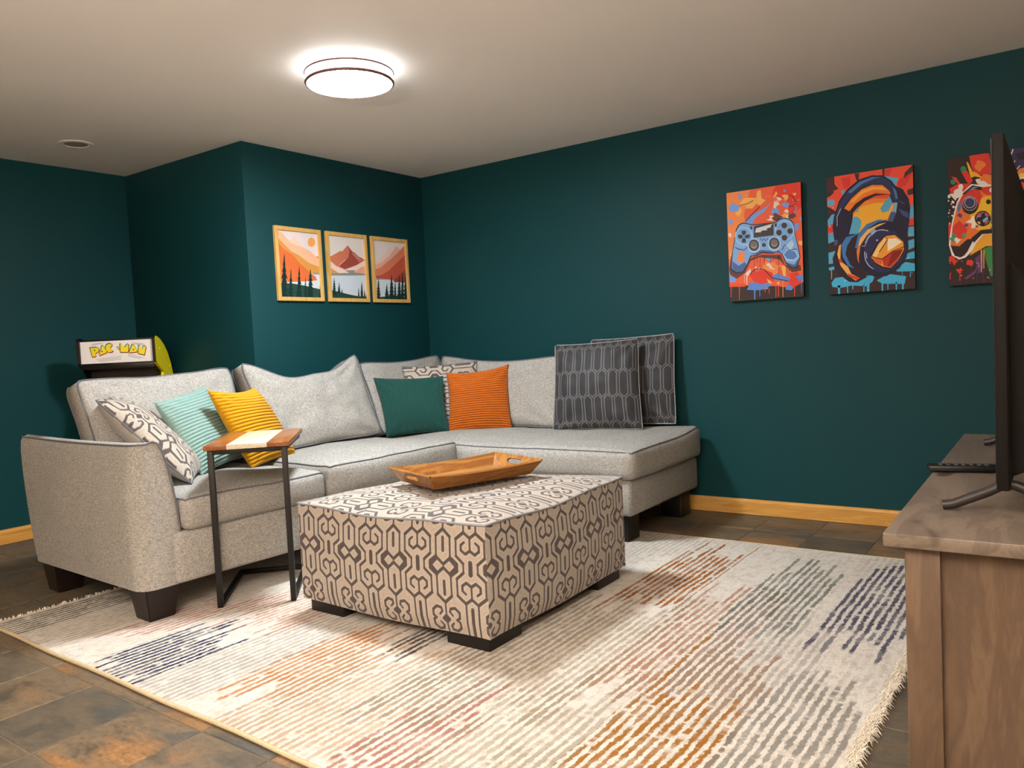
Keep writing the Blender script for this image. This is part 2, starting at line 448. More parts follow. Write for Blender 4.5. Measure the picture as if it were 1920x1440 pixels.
  ('f4dcd0',[[(743,880),(751,871),(734,865),(721,863),(709,860),(707,871),(702,873),(687,884),(682,896),(699,899),(714,891),(724,891),(731,891),(731,888)],[(714,837),(721,829),(675,819),(673,795),(651,806),(631,813),(643,831),(641,844),(651,863),(656,875),(660,870),(682,850),(680,881),(712,844)],[(617,707),(636,689),(604,697),(595,695),(580,700),(568,700),(570,700),(536,713),(585,716),(585,739),(582,746),(607,741),(634,733),(614,723)],[(51,614),(61,601),(46,602),(39,594),(27,594),(15,597),(15,610),(-7,619),(12,627),(12,627),(27,636),(39,635),(46,627),(49,620)],[(860,710),(851,705),(846,703),(831,694),(816,690),(814,703),(799,710),(807,715),(797,725),(807,723),(819,729),(831,728),(838,720),(848,716)],[(392,289),(390,286),(385,283),(380,281),(375,279),(368,281),(363,284),(358,287),(358,292),(361,296),(363,299),(368,300),(375,302),(383,300),(387,297),(390,294)],[(434,281),(434,278),(429,274),(426,273),(422,273),(417,273),(412,276),(409,279),(409,283),(409,284),(412,287),(417,289),(422,289),(426,289),(431,286),(434,284)],[(595,279),(595,276),(590,271),(582,269),(575,269),(568,269),(563,273),(558,278),(558,283),(561,287),(563,291),(570,292),(578,294),(585,292),(590,289),(595,284)],[(621,265),(621,261),(619,260),(614,258),(609,258),(604,258),(600,261),(597,263),(597,266),(597,269),(602,273),(604,274),(609,274),(614,273),(619,271),(621,268)],[(834,760),(831,754),(824,746),(814,743),(804,749),(795,754),(780,759),(775,765),(792,775),(790,780),(807,780),(816,777),(821,773),(829,770)],[(582,304),(590,297),(575,287),(563,294),(551,291),(534,296),(531,300),(519,309),(534,318),(546,325),(548,318),(563,323),(580,315),(582,315)],[(222,243),(302,289),(307,247),(261,224)],[(241,242),(256,240),(249,154),(251,147),(244,144),(236,149),(239,154)],[(212,243),(219,243),(214,160),(214,159),(212,155),(210,159),(210,162)],[(507,599),(507,597),(502,597),(500,597),(500,601),(500,602),(504,602),(507,601)],[(894,894),(892,893),(887,891),(882,893),(882,896),(882,899),(887,899),(892,897)],[(919,826),(916,824),(912,822),(909,824),(907,827),(909,831),(914,831),(916,829)],[(665,886),(663,884),(660,883),(656,884),(653,888),(656,889),(660,891),(663,889)],[(729,511),(726,508),(721,506),(717,508),(714,511),(717,514),(721,516),(726,514)],[(224,747),(222,746),(219,744),(217,746),(214,747),(217,749),(219,751),(222,749)],[(526,95),(524,92),(519,90),(514,92),(514,95),(517,98),(522,98),(524,98)],[(797,566),(795,563),(790,563),(785,565),(782,568),(785,571),(790,573),(795,570)],[(171,702),(168,698),(163,698),(158,700),(156,703),(158,707),(163,708),(168,707)],[(748,537),(746,534),(743,534),(741,535),(741,537),(741,539),(743,539),(746,539)],[(331,764),(329,762),(324,760),(322,762),(319,765),(322,767),(327,767),(329,767)],[(836,728),(834,725),(829,723),(824,726),(821,729),(824,733),(829,734),(834,733)],[(902,852),(899,849),(897,849),(892,850),(892,852),(892,855),(897,855),(902,853)],[(551,914),(548,911),(546,911),(541,912),(539,914),(541,917),(546,917),(548,915)],[(926,798),(924,795),(919,795),(914,796),(912,800),(914,803),(919,803),(924,801)],[(178,434),(175,431),(168,429),(163,433),(161,436),(163,439),(168,441),(175,439)],[(278,955),(278,951),(273,951),(270,953),(270,955),(270,956),(273,958),(278,956)],[(595,914),(592,912),(590,912),(587,914),(585,915),(587,917),(590,917),(592,917)],[(517,97),(514,95),(512,93),(507,95),(504,98),(507,100),(512,101),(517,100)],[(436,361),(434,359),(431,359),(429,359),(426,362),(429,364),(431,364),(434,364)],[(626,772),(624,769),(619,767),(617,769),(614,772),(617,775),(621,777),(626,775)],[(972,845),(972,842),(968,842),(963,844),(960,845),(963,849),(968,850),(972,849)]]),
  ('f0562f',[[(134,137),(144,137),(136,13),(136,9),(132,5),(129,10),(129,13)],[(17,144),(27,144),(19,44),(22,41),(17,38),(12,41),(12,44)],[(487,118),(500,118),(495,72),(497,67),(490,64),(485,69),(487,72)],[(541,98),(551,98),(546,51),(548,48),(543,44),(539,49),(541,53)],[(634,110),(643,110),(639,13),(639,10),(634,7),(631,10),(631,13)],[(668,108),(678,108),(673,20),(673,17),(668,13),(663,18),(665,22)],[(2,165),(219,159),(217,129),(5,136)],[(877,88),(887,88),(882,10),(882,7),(877,4),(875,7),(875,10)]]),
  ('f5a04a',[[(729,155),(738,154),(731,13),(731,10),(726,7),(724,10),(724,13)]]),
  ('6b4238',[[(2,299),(51,457),(268,376),(461,403),(597,393),(719,385),(765,292),(968,279),(977,230),(858,221),(753,292),(692,346),(595,361),(422,382),(305,356),(222,252),(105,207),(15,247)],[(726,708),(746,690),(712,669),(702,671),(670,684),(665,687),(624,708),(607,720),(646,726),(631,757),(668,759),(695,744),(724,729),(765,721)],[(931,707),(894,694),(892,697),(882,689),(860,694),(836,697),(834,700),(826,716),(831,723),(841,739),(868,733),(887,739),(909,736),(926,720)],[(356,403),(363,402),(353,255),(356,252),(351,250),(348,252),(348,255)],[(392,400),(400,400),(397,335),(397,333),(392,330),(390,333),(390,336)],[(434,397),(441,397),(434,274),(434,271),(431,269),(426,273),(429,274)],[(492,393),(500,392),(495,312),(497,310),(492,307),(490,310),(490,312)],[(575,387),(582,387),(578,307),(578,304),(573,302),(570,305),(573,307)],[(612,385),(619,384),(614,330),(617,327),(612,325),(609,327),(609,330)],[(685,380),(692,379),(682,193),(682,190),(680,188),(678,191),(678,193)],[(782,374),(790,372),(782,221),(782,217),(780,216),(775,217),(777,221)],[(819,371),(826,371),(816,193),(816,191),(814,188),(812,191),(812,193)],[(909,364),(916,364),(907,188),(907,185),(904,183),(902,186),(902,188)]]),
  ('2a2430',[[(27,305),(54,457),(90,574),(119,661),(161,703),(219,713),(283,700),(348,684),(660,679),(704,703),(770,710),(843,695),(897,654),(916,542),(948,442),(970,353),(929,258),(851,258),(770,312),(736,380),(697,410),(597,402),(461,418),(397,398),(314,397),(261,320),(205,261),(107,256),(34,287)]]),
  ('84b2ea',[[(39,314),(63,457),(100,570),(132,656),(171,694),(219,703),(283,692),(348,676),(658,671),(712,694),(770,702),(836,687),(887,651),(909,544),(938,444),(960,353),(919,266),(855,265),(780,317),(746,384),(697,418),(597,410),(461,428),(397,406),(305,406),(251,325),(197,269),(110,265),(46,294)]]),
  ('4f6c9c',[[(46,294),(54,372),(136,325),(229,353),(251,325),(197,269),(110,265)],[(780,317),(814,305),(885,284),(958,345),(919,266),(855,265)],[(309,423),(463,446),(600,428),(697,428),(721,402),(597,410),(461,428),(397,406)]]),
  ('f58a3c',[[(229,382),(224,369),(210,359),(192,353),(171,351),(149,356),(129,364),(117,376),(114,390),(119,402),(132,413),(151,418),(173,420),(195,415),(212,406),(224,395)],[(134,426),(163,470),(183,439),(224,462),(222,411)]]),
  ('f7c0c8',[[(829,369),(826,366),(824,362),(819,361),(812,359),(807,361),(802,364),(797,367),(797,371),(799,376),(802,379),(807,380),(814,380),(819,380),(824,377),(826,374)]]),
  ('b8d8f6',[[(773,455),(870,506),(892,464),(855,416),(795,437)],[(743,384),(807,429),(914,413),(948,354),(887,317),(790,331)]]),
  ('5a87c8',[[(756,384),(807,421),(902,403),(933,354),(880,330),(797,343)]]),
  ('a7d0f5',[[(348,579),(336,548),(309,522),(268,508),(219,504),(173,514),(134,535),(107,565),(100,599),(110,630),(139,654),(180,671),(229,672),(275,663),(314,641),(341,612)],[(904,586),(894,553),(865,527),(824,511),(773,508),(724,519),(685,540),(658,571),(648,607),(660,640),(690,666),(731,681),(782,684),(831,672),(870,651),(897,620)],[(451,486),(441,460),(422,439),(390,428),(356,424),(322,433),(292,449),(273,473),(268,499),(275,526),(297,547),(327,558),(363,561),(397,553),(426,537),(444,513)],[(721,480),(714,455),(695,436),(665,423),(631,421),(597,428),(570,444),(551,467),(546,493),(553,517),(573,537),(604,550),(639,552),(670,545),(699,529),(717,506)]]),
  ('7fb0e8',[[(331,581),(322,553),(297,530),(263,517),(222,514),(180,524),(146,542),(122,568),(117,597),(127,625),(151,648),(188,661),(229,663),(268,653),(302,635),(324,609)],[(890,588),(880,558),(855,534),(819,521),(775,517),(731,527),(695,547),(670,574),(663,605),(673,635),(699,658),(738,672),(782,674),(824,664),(860,645),(882,617)]]),
  ('45403f',[[(366,669),(634,679),(629,565),(361,563)],[(812,636),(807,627),(799,620),(787,615),(773,614),(758,617),(746,623),(738,633),(736,643),(738,653),(748,659),(760,664),(775,664),(790,661),(802,654),(809,646)],[(882,581),(880,573),(873,565),(860,560),(846,560),(831,563),(819,570),(812,578),(809,588),(812,597),(821,604),(834,609),(848,610),(860,607),(873,601),(880,591)],[(809,529),(804,519),(797,511),(785,506),(770,506),(756,509),(743,516),(736,524),(734,534),(736,544),(746,552),(758,555),(773,557),(787,553),(799,547),(807,539)],[(738,579),(734,570),(726,563),(714,558),(699,557),(685,560),(673,566),(665,576),(663,586),(665,596),(675,602),(687,607),(702,607),(717,605),(729,599),(736,589)],[(429,491),(424,472),(407,455),(385,446),(356,444),(329,451),(307,464),(292,482),(288,501),(295,521),(312,537),(334,547),(363,548),(390,542),(412,529),(426,511)],[(704,486),(699,468),(682,452),(660,444),(631,441),(607,447),(582,460),(568,478),(565,498),(570,517),(587,532),(609,542),(636,544),(663,537),(685,524),(699,508)],[(522,486),(519,480),(514,475),(504,472),(495,472),(485,473),(475,478),(470,483),(468,491),(470,496),(478,503),(485,506),(497,506),(507,504),(514,499),(519,493)],[(197,641),(258,636),(256,612),(224,592),(195,617)],[(144,607),(190,607),(217,586),(188,568),(146,576)],[(307,597),(261,601),(231,584),(258,565),(305,566)],[(195,532),(253,529),(251,555),(227,578),(195,558)],[(461,544),(458,540),(451,539),(446,540),(444,545),(446,548),(451,550),(458,548)],[(483,532),(480,527),(473,527),(468,529),(465,534),(468,537),(473,539),(480,537)],[(504,540),(502,537),(497,535),(490,537),(487,542),(490,545),(497,547),(502,545)],[(526,529),(524,524),(519,524),(512,526),(509,530),(512,534),(519,535),(524,532)],[(551,537),(548,532),(541,532),(536,534),(534,539),(536,542),(541,544),(548,540)],[(314,669),(346,667),(344,638),(319,648)],[(648,666),(678,667),(673,636),(648,640)]]),
  ('d8dee6',[[(397,646),(624,669),(590,651),(602,641),(534,630),(546,617),(475,619),(458,605),(380,609)]]),
  ('7a7272',[[(409,495),(405,480),(395,468),(378,462),(358,460),(339,465),(322,475),(312,486),(309,501),(314,516),(324,527),(341,534),(361,534),(380,530),(397,521),(407,508)],[(685,490),(680,477),(668,465),(653,459),(634,457),(614,462),(600,470),(590,483),(585,498),(590,511),(602,522),(617,529),(636,530),(656,526),(670,517),(680,504)]]),
  ('b7aeae',[[(387,488),(385,483),(378,480),(373,478),(366,477),(358,477),(351,477),(344,480),(339,483),(334,488),(331,493),(322,491),(324,485),(331,478),(339,475),(348,472),(358,470),(368,470),(378,472),(385,475),(392,480),(397,485)],[(663,485),(658,480),(653,477),(648,473),(641,473),(634,472),(626,473),(619,477),(614,480),(609,483),(607,490),(597,486),(602,482),(607,475),(614,470),(624,467),(634,465),(643,467),(653,468),(660,472),(668,477),(670,482)]]),
  ('23202c',[[(93,495),(141,473),(222,459),(275,482),(270,486),(219,465),(146,480),(100,499)],[(738,424),(773,468),(829,416),(926,416),(926,423),(831,421),(773,475),(729,428)],[(171,868),(295,875),(373,896),(368,901),(292,880),(171,873)],[(453,839),(322,767),(244,715),(249,712),(329,762),(458,834)],[(841,891),(885,894),(921,840),(904,801),(841,803),(841,796),(909,796),(931,840),(890,899),(838,897)],[(290,235),(380,281),(487,266),(585,185),(804,142),(807,149),(590,191),(495,271),(378,287),(283,242)]]),
 ],
 'red_controller': [
  ('35221e',[[(-77,1152),(1190,1126),(1171,-164),(-112,-104)]]),
  ('e63c2c',[[(227,997),(283,1005),(425,997),(442,920),(439,837),(391,819),(342,839),(281,849),(244,924)],[(144,883),(196,894),(261,804),(217,775)],[(37,862),(93,845),(130,795),(205,787),(242,764),(115,700),(40,708),(18,767),(105,796)],[(-4,491),(27,498),(30,362),(-9,327)],[(66,206),(98,193),(69,178),(52,157),(32,193),(-7,183),(-21,206),(-9,211),(8,235),(-7,224),(35,248),(57,238),(61,234),(59,217)],[(147,115),(120,111),(130,95),(113,100),(98,95),(88,106),(83,110),(74,119),(71,129),(91,131),(103,128),(113,134),(122,139),(132,124)],[(247,170),(249,157),(244,159),(225,137),(215,154),(188,154),(178,163),(181,175),(186,190),(200,199),(213,188),(232,199),(239,181),(264,180)],[(105,126),(118,126),(113,44),(115,39),(108,35),(103,39),(105,44)],[(3,103),(15,103),(13,59),(13,54),(8,51),(1,56),(3,61)]]),
  ('f5843a',[[(291,796),(371,844),(461,824),(483,720),(315,752)],[(393,907),(373,897),(344,878),(339,866),(320,868),(305,878),(276,906),(281,920),(300,935),(291,941),(317,959),(347,943),(349,950),(388,924)]]),
  ('f6b830',[[(230,855),(200,953),(210,955),(259,875),(295,863),(347,827),(334,822),(281,835),(242,829)]]),
  ('2f8d5e',[[(196,901),(193,893),(186,886),(176,883),(164,881),(152,884),(142,891),(137,899),(135,907),(137,915),(144,924),(154,927),(166,927),(176,924),(186,919),(193,911)],[(86,813),(83,804),(76,798),(69,795),(57,795),(47,796),(37,803),(32,809),(30,818),(32,826),(40,832),(47,835),(59,835),(69,834),(79,827),(83,821)]]),
  ('3b3358',[[(551,1101),(1190,1126),(1183,578),(788,635),(629,806)]]),
  ('211d33',[[(678,958),(795,971),(793,907),(712,917)]]),
  ('f08a34',[[(664,767),(712,844),(793,853),(861,791),(790,707),(698,736)]]),
  ('fbd070',[[(688,782),(734,814),(793,798),(768,746)]]),
  ('3a66b8',[[(698,736),(790,744),(859,664),(766,636)]]),
  ('8fc4e8',[[(732,713),(790,721),(812,669),(766,664)]]),
  ('f2e4d8',[[(642,958),(659,981),(664,1000),(654,1002),(649,986),(634,963)],[(698,844),(727,868),(720,871),(690,847)],[(668,893),(681,911),(673,914),(664,896)]]),
  ('f3ebe6',[[(161,767),(159,759),(154,752),(144,747),(137,747),(127,749),(118,756),(113,764),(110,772),(113,782),(120,788),(127,791),(137,793),(147,790),(154,783),(159,777)],[(27,705),(27,698),(22,695),(18,694),(10,692),(3,694),(-2,698),(-7,702),(-7,708),(-7,713),(-2,716),(5,720),(10,720),(18,718),(22,715),(27,710)],[(66,658),(64,653),(61,650),(57,648),(49,648),(44,650),(40,651),(37,656),(35,661),(37,664),(40,667),(44,671),(52,671),(57,669),(61,666),(64,663)],[(13,672),(13,669),(10,667),(5,666),(3,666),(-2,666),(-4,669),(-7,671),(-7,674),(-7,677),(-4,679),(-2,681),(3,681),(5,681),(10,677),(13,676)],[(69,619),(66,615),(64,612),(61,610),(57,610),(52,612),(47,614),(44,617),(42,622),(44,625),(47,628),(52,630),(57,630),(61,628),(64,627),(66,623)],[(157,707),(152,695),(144,666),(115,689),(91,684),(79,667),(30,712),(30,718),(64,728),(64,744),(91,757),(110,760),(152,752),(154,713)],[(393,777),(415,760),(378,747),(356,747),(339,736),(339,762),(334,762),(295,787),(286,811),(320,814),(347,791),(364,791),(369,796),(366,793)],[(22,599),(22,596),(18,594),(13,596),(10,599),(13,602),(18,604),(22,602)],[(61,574),(59,573),(57,573),(54,574),(52,576),(54,578),(57,579),(59,578)],[(-4,530),(-4,527),(-9,527),(-14,527),(-14,530),(-12,534),(-9,535),(-4,534)],[(20,490),(20,486),(15,485),(10,488),(8,491),(10,495),(15,496),(20,493)],[(91,609),(88,604),(81,604),(76,605),(74,610),(76,614),(83,615),(88,612)],[(18,578),(13,573),(8,571),(1,573),(-2,579),(1,583),(8,584),(15,583)],[(54,548),(52,544),(47,544),(42,545),(40,550),(42,553),(47,555),(52,553)],[(5,548),(3,545),(-2,544),(-9,545),(-12,550),(-9,553),(-2,555),(3,553)],[(37,720),(35,715),(27,713),(20,716),(18,721),(20,726),(27,728),(35,725)],[(52,553),(47,548),(42,547),(35,550),(32,555),(35,560),(42,561),(49,560)],[(74,503),(71,499),(66,499),(61,501),(59,504),(61,508),(66,509),(71,508)],[(88,617),(86,610),(79,610),(71,612),(69,619),(71,623),(79,625),(86,622)],[(93,698),(93,697),(88,695),(86,697),(83,700),(86,702),(88,702),(93,702)],[(20,498),(18,495),(13,493),(8,495),(5,498),(8,501),(13,503),(18,501)],[(69,653),(66,650),(61,648),(57,650),(54,654),(57,658),(61,658),(66,656)],[(42,643),(40,640),(35,638),(30,640),(27,645),(30,648),(35,650),(40,646)]]),
  ('3d8d4c',[[(354,273),(476,291),(471,57),(422,51),(398,118),(376,185)]]),
  ('6b3d72',[[(149,54),(264,106),(300,162),(293,201),(308,115),(239,69),(181,41)],[(266,203),(352,243),(356,129),(300,77)]]),
  ('3a2c50',[[(278,116),(298,115),(293,36),(295,30),(286,22),(276,30),(278,38)],[(337,113),(361,111),(356,25),(359,17),(347,7),(337,17),(339,26)]]),
  ('f7f0ea',[[(1,327),(37,503),(91,653),(139,716),(242,780),(347,762),(556,751),(549,379),(381,374),(317,341),(230,253),(171,214),(103,203),(30,242)],[(970,242),(897,203),(829,214),(770,253),(683,341),(619,374),(451,379),(444,751),(653,762),(758,780),(861,716),(909,653),(963,503),(999,327)]]),
  ('f07a34',[[(18,325),(49,496),(103,645),(152,705),(252,762),(342,744),(386,682),(554,661),(549,398),(381,411),(308,393),(217,320),(166,230),(103,217),(42,260)],[(958,260),(897,217),(834,230),(783,320),(692,393),(619,411),(451,398),(446,661),(614,682),(658,744),(748,762),(848,705),(897,645),(951,496),(982,325)]]),
  ('f6c52c',[[(300,645),(386,674),(554,661),(549,398),(381,421),(295,418),(222,529)],[(778,529),(705,418),(619,421),(451,398),(446,661),(614,674),(700,645)]]),
  ('e33a2a',[[(44,467),(115,509),(196,436),(169,367),(37,367)],[(127,661),(178,733),(315,738),(349,677),(310,588),(161,563)],[(344,744),(456,743),(556,736),(554,664),(393,681),(339,716)],[(963,367),(831,367),(804,436),(885,509),(956,467)],[(839,563),(690,588),(651,677),(685,738),(822,733),(873,661)],[(661,716),(607,681),(446,664),(444,736),(544,743),(656,744)]]),
  ('4f7fc4',[[(93,607),(127,661),(137,612),(110,568)],[(417,418),(478,460),(551,472),(549,406)]]),
  ('43a06a',[[(183,389),(186,384),(169,377),(164,367),(152,372),(142,376),(144,385),(142,392),(147,403),(152,410),(157,408),(166,402),(169,411),(183,395)],[(76,369),(83,348),(64,349),(54,345),(40,349),(27,353),(25,359),(5,374),(32,385),(37,408),(42,415),(59,411),(79,403),(74,389)],[(439,557),(493,589),(503,477),(430,454)]]),
  ('fdeedd',[[(278,482),(315,451),(278,464),(274,436),(252,436),(232,442),(242,475),(178,490),(232,509),(222,499),(249,530),(266,529),(271,504),(274,490)],[(130,356),(120,351),(115,349),(96,333),(79,327),(76,346),(57,354),(66,361),(52,374),(64,371),(79,380),(91,377),(103,366),(115,364)]]),
  ('7a3a8a',[[(144,545),(144,537),(137,529),(127,526),(120,532),(110,539),(96,544),(91,550),(105,560),(103,566),(120,565),(130,561),(135,558),(142,557)],[(203,464),(205,459),(198,452),(188,457),(181,454),(171,459),(169,462),(161,467),(171,475),(178,480),(178,475),(188,478),(200,472),(200,472)],[(305,446),(305,442),(303,439),(298,437),(293,439),(286,441),(283,442),(278,449),(288,451),(286,455),(293,457),(300,459),(300,452),(303,452)]]),
  ('2b1c1b',[[(18,320),(110,307),(193,356),(261,354),(186,253),(127,219),(61,235)],[(232,362),(332,415),(549,415),(549,379),(344,384),(259,322)],[(147,712),(254,770),(356,744),(339,721),(259,743),(171,705)],[(310,605),(303,581),(283,561),(256,550),(227,547),(196,555),(169,573),(152,596),(144,622),(152,646),(171,666),(198,677),(230,681),(261,672),(286,654),(303,632)],[(434,496),(427,473),(410,455),(383,446),(352,442),(322,451),(295,465),(278,486),(271,511),(278,532),(298,552),(325,561),(354,563),(386,557),(410,540),(427,519)],[(437,623),(434,617),(430,612),(420,609),(412,607),(403,610),(395,615),(391,622),(388,628),(391,636),(395,641),(403,645),(412,645),(422,643),(430,638),(434,632)],[(939,235),(873,219),(814,253),(739,354),(807,356),(890,307),(982,320)],[(741,322),(656,384),(451,379),(451,415),(668,415),(768,362)],[(829,705),(741,743),(661,721),(644,744),(746,770),(853,712)],[(697,632),(714,654),(739,672),(770,681),(802,677),(829,666),(848,646),(856,622),(848,596),(831,573),(804,555),(773,547),(744,550),(717,561),(697,581),(690,605)],[(573,519),(590,540),(614,557),(646,563),(675,561),(702,552),(722,532),(729,511),(722,486),(705,465),(678,451),(648,442),(617,446),(590,455),(573,473),(566,496)],[(566,632),(570,638),(578,643),(588,645),(597,645),(605,641),(609,636),(612,628),(609,622),(605,615),(597,610),(588,607),(580,609),(570,612),(566,617),(563,623)]]),
  ('6f97c8',[[(191,721),(266,757),(315,749),(239,738)]]),
  ('f3ae30',[[(215,225),(281,320),(356,380),(549,377),(547,286),(378,287)],[(327,265),(342,263),(334,98),(337,93),(330,88),(325,93),(327,98)],[(354,263),(364,261),(359,124),(361,119),(356,116),(352,121),(352,124)],[(622,287),(453,286),(451,377),(644,380),(719,320),(785,225)],[(673,98),(675,93),(670,88),(663,93),(666,98),(658,263),(673,265)],[(648,124),(648,121),(644,116),(639,119),(641,124),(636,261),(646,263)]]),
  ('3b3d62',[[(288,632),(283,614),(269,599),(249,591),(225,589),(200,594),(181,607),(169,623),(164,643),(169,663),(183,677),(203,685),(227,687),(252,681),(271,667),(283,651)],[(717,651),(729,667),(748,681),(773,687),(797,685),(817,677),(831,663),(836,643),(831,623),(819,607),(800,594),(775,589),(751,591),(731,599),(717,614),(712,632)]]),
  ('cfc6c8',[[(274,633),(271,622),(264,612),(254,605),(239,601),(225,601),(210,604),(196,610),(186,620),(178,630),(176,643),(181,653),(186,663),(198,671),(213,674),(227,674),(242,671),(254,664),(266,656),(271,645),(274,633),(281,633),(278,646),(271,658),(259,669),(244,676),(227,681),(210,681),(193,676),(181,667),(174,656),(169,643),(171,630),(181,617),(193,605),(208,599),(225,596),(242,596),(256,601),(271,609),(278,620),(281,632)],[(295,627),(291,610),(281,597),(266,586),(247,581),(225,579),(203,584),(183,594),(169,607),(159,623),(157,640),(159,656),(169,669),(186,679),(205,685),(227,685),(249,681),(266,672),(283,659),(291,643),(295,627),(300,627),(295,643),(286,661),(271,674),(249,684),(227,690),(203,689),(183,684),(166,672),(154,658),(152,640),(154,622),(164,605),(181,591),(200,581),(225,576),(247,576),(269,583),(286,594),(295,609),(300,625)]]),
  ('e0506a',[[(422,498),(415,478),(400,464),(378,454),(352,452),(327,459),(303,472),(291,490),(286,509),(291,529),(305,544),(327,552),(354,553),(381,548),(403,535),(417,517)]]),
  ('f0b040',[[(295,495),(334,519),(344,462),(308,465)]]),
  ('241c26',[[(330,553),(373,553),(378,521),(422,516),(425,485),(381,482),(369,446),(330,449),(327,482),(283,488),(286,519),(327,519)]]),
  ('8fc0e2',[[(347,490),(400,517),(408,495),(364,470)],[(293,503),(298,517),(337,519),(339,545),(366,547),(364,552),(334,548),(332,524),(295,522),(288,504)]]),
  ('fff8f0',[[(481,710),(478,702),(473,695),(464,690),(451,690),(442,692),(432,698),(425,707),(425,715),(427,723),(432,729),(442,734),(454,734),(464,731),(473,726),(478,718)]]),
  ('e8a090',[[(254,48),(252,44),(247,43),(244,44),(242,48),(244,51),(247,53),(252,51)],[(400,46),(398,43),(393,41),(386,43),(386,48),(388,51),(393,53),(398,51)],[(293,165),(291,160),(286,160),(283,162),(281,165),(283,168),(288,170),(291,168)],[(412,38),(410,35),(408,35),(403,35),(400,38),(403,41),(408,43),(410,41)],[(310,155),(310,152),(305,150),(300,152),(298,157),(300,160),(305,162),(310,159)],[(249,147),(247,146),(244,146),(244,147),(242,149),(244,149),(244,150),(247,149)],[(364,26),(361,25),(361,25),(359,25),(356,26),(359,28),(361,30),(361,28)],[(344,121),(342,119),(339,119),(337,119),(337,121),(337,123),(339,124),(342,123)],[(132,75),(130,72),(125,70),(120,74),(118,77),(120,80),(125,82),(130,80)],[(20,108),(20,106),(18,106),(15,106),(15,108),(15,110),(18,110),(20,110)],[(313,136),(310,132),(305,131),(300,132),(300,137),(300,141),(305,142),(310,141)],[(422,101),(420,97),(415,97),(410,98),(408,101),(410,106),(415,108),(420,105)],[(139,188),(137,186),(135,185),(130,186),(127,190),(130,193),(135,193),(137,191)],[(18,177),(18,175),(13,173),(10,175),(8,178),(10,180),(13,181),(18,180)]]),
 ],
 'sunset_slope': [
  ('e9dcdc',[[(-158,1149),(4350,1487),(4172,-202),(-297,-217)]]),
  ('f6d3c0',[[(16,1018),(109,991),(297,835),(419,937),(558,811),(687,734),(823,727),(974,623),(1129,546),(1110,351),(-16,712)]]),
  ('f4bd98',[[(13,991),(116,964),(339,811),(600,771),(774,724),(974,623),(1132,569),(1107,322),(-20,685)]]),
  ('d8703f',[[(939,640),(1045,655),(1042,611),(997,613)]]),
  ('de9a4c',[[(3,885),(122,813),(326,690),(497,643),(755,532),(1019,480),(1145,457),(1136,378),(787,378),(568,470),(-20,685)]]),
  ('e1733e',[[(-4,830),(113,732),(364,638),(506,522),(655,445),(829,356),(952,304),(936,272),(635,243),(-68,208)]]),
  ('8f9a90',[[(797,386),(1139,396),(1136,366),(852,356)]]),
  ('d3dce4',[[(-45,208),(635,247),(936,272),(874,344),(829,359),(1136,366),(1103,70),(-62,50)]]),
  ('2c4a42',[[(-68,208),(319,205),(629,178),(855,149),(1110,119),(1090,-71),(-97,-84)]]),
  ('f2a558',[[(942,865),(932,835),(907,811),(874,793),(836,786),(800,791),(771,803),(752,825),(748,855),(758,882),(781,907),(813,924),(852,934),(887,929),(919,914),(939,892)]]),
  ('14332f',[[(145,660),(119,561),(129,576),(84,462),(109,477),(61,364),(90,378),(29,265),(71,280),(19,166),(61,181),(-39,67),(29,82),(-65,-29),(74,-27),(177,-27),(135,84),(193,72),(129,183),(171,171),(145,282),(187,270),(142,381),(171,366),(142,477),(158,465),(145,576),(155,564)],[(280,433),(261,366),(271,376),(248,302),(261,309),(219,235),(245,245),(203,168),(232,178),(184,104),(219,114),(164,37),(209,47),(151,-27),(235,-27),(319,-24),(271,50),(306,40),(277,114),(313,107),(277,181),(300,171),(280,245),(303,238),(277,312),(290,302),(284,376),(290,366)],[(493,480),(474,408),(481,418),(451,336),(468,346),(429,262),(451,275),(419,191),(445,203),(393,119),(429,131),(348,47),(406,57),(332,-24),(442,-24),(539,-22),(487,60),(532,50),(487,131),(519,121),(493,203),(529,193),(487,275),(506,265),(493,346),(510,336),(493,418),(500,408)],[(635,336),(626,285),(629,292),(613,233),(619,240),(603,183),(613,191),(581,131),(600,139),(571,79),(593,87),(561,30),(587,37),(555,-22),(600,-22),(642,-22),(623,37),(645,30),(626,87),(642,82),(629,139),(648,131),(629,191),(642,183),(632,240),(639,235),(635,292),(635,285)],[(774,448),(748,381),(761,391),(723,312),(745,322),(697,245),(729,255),(694,178),(723,188),(642,112),(697,121),(616,45),(681,55),(610,-22),(726,-19),(836,-19),(774,57),(819,47),(781,124),(832,117),(777,191),(816,183),(781,257),(813,250),(781,324),(800,314),(777,391),(787,381)],[(1016,265),(1003,223),(1007,230),(990,183),(1000,188),(984,144),(997,149),(968,104),(984,109),(958,62),(977,70),(948,23),(971,30),(926,-17),(987,-17),(1042,-14),(1016,30),(1045,25),(1016,70),(1039,65),(1016,109),(1036,104),(1016,149),(1029,144),(1016,188),(1023,183),(1016,230),(1019,223)]]),
 ],
 'lone_peak': [
  ('e6ded9',[[(-1450,1149),(3059,1487),(2881,-202),(-1588,-217)]]),
  ('d27a5e',[[(-56,650),(67,670),(322,766),(370,756),(532,865),(603,811),(696,727),(977,660),(1184,601),(1171,467),(-78,423)]]),
  ('a34c42',[[(545,863),(603,811),(687,756),(725,759),(848,692),(977,660),(809,571),(574,512),(416,477),(248,522),(432,616),(538,662),(574,781)]]),
  ('e9b8a4',[[(254,517),(383,586),(464,625),(451,635),(374,596),(241,524)],[(654,737),(761,670),(858,601),(871,606),(774,675),(667,744)],[(719,741),(838,657),(916,630),(925,640),(851,665),(732,746)]]),
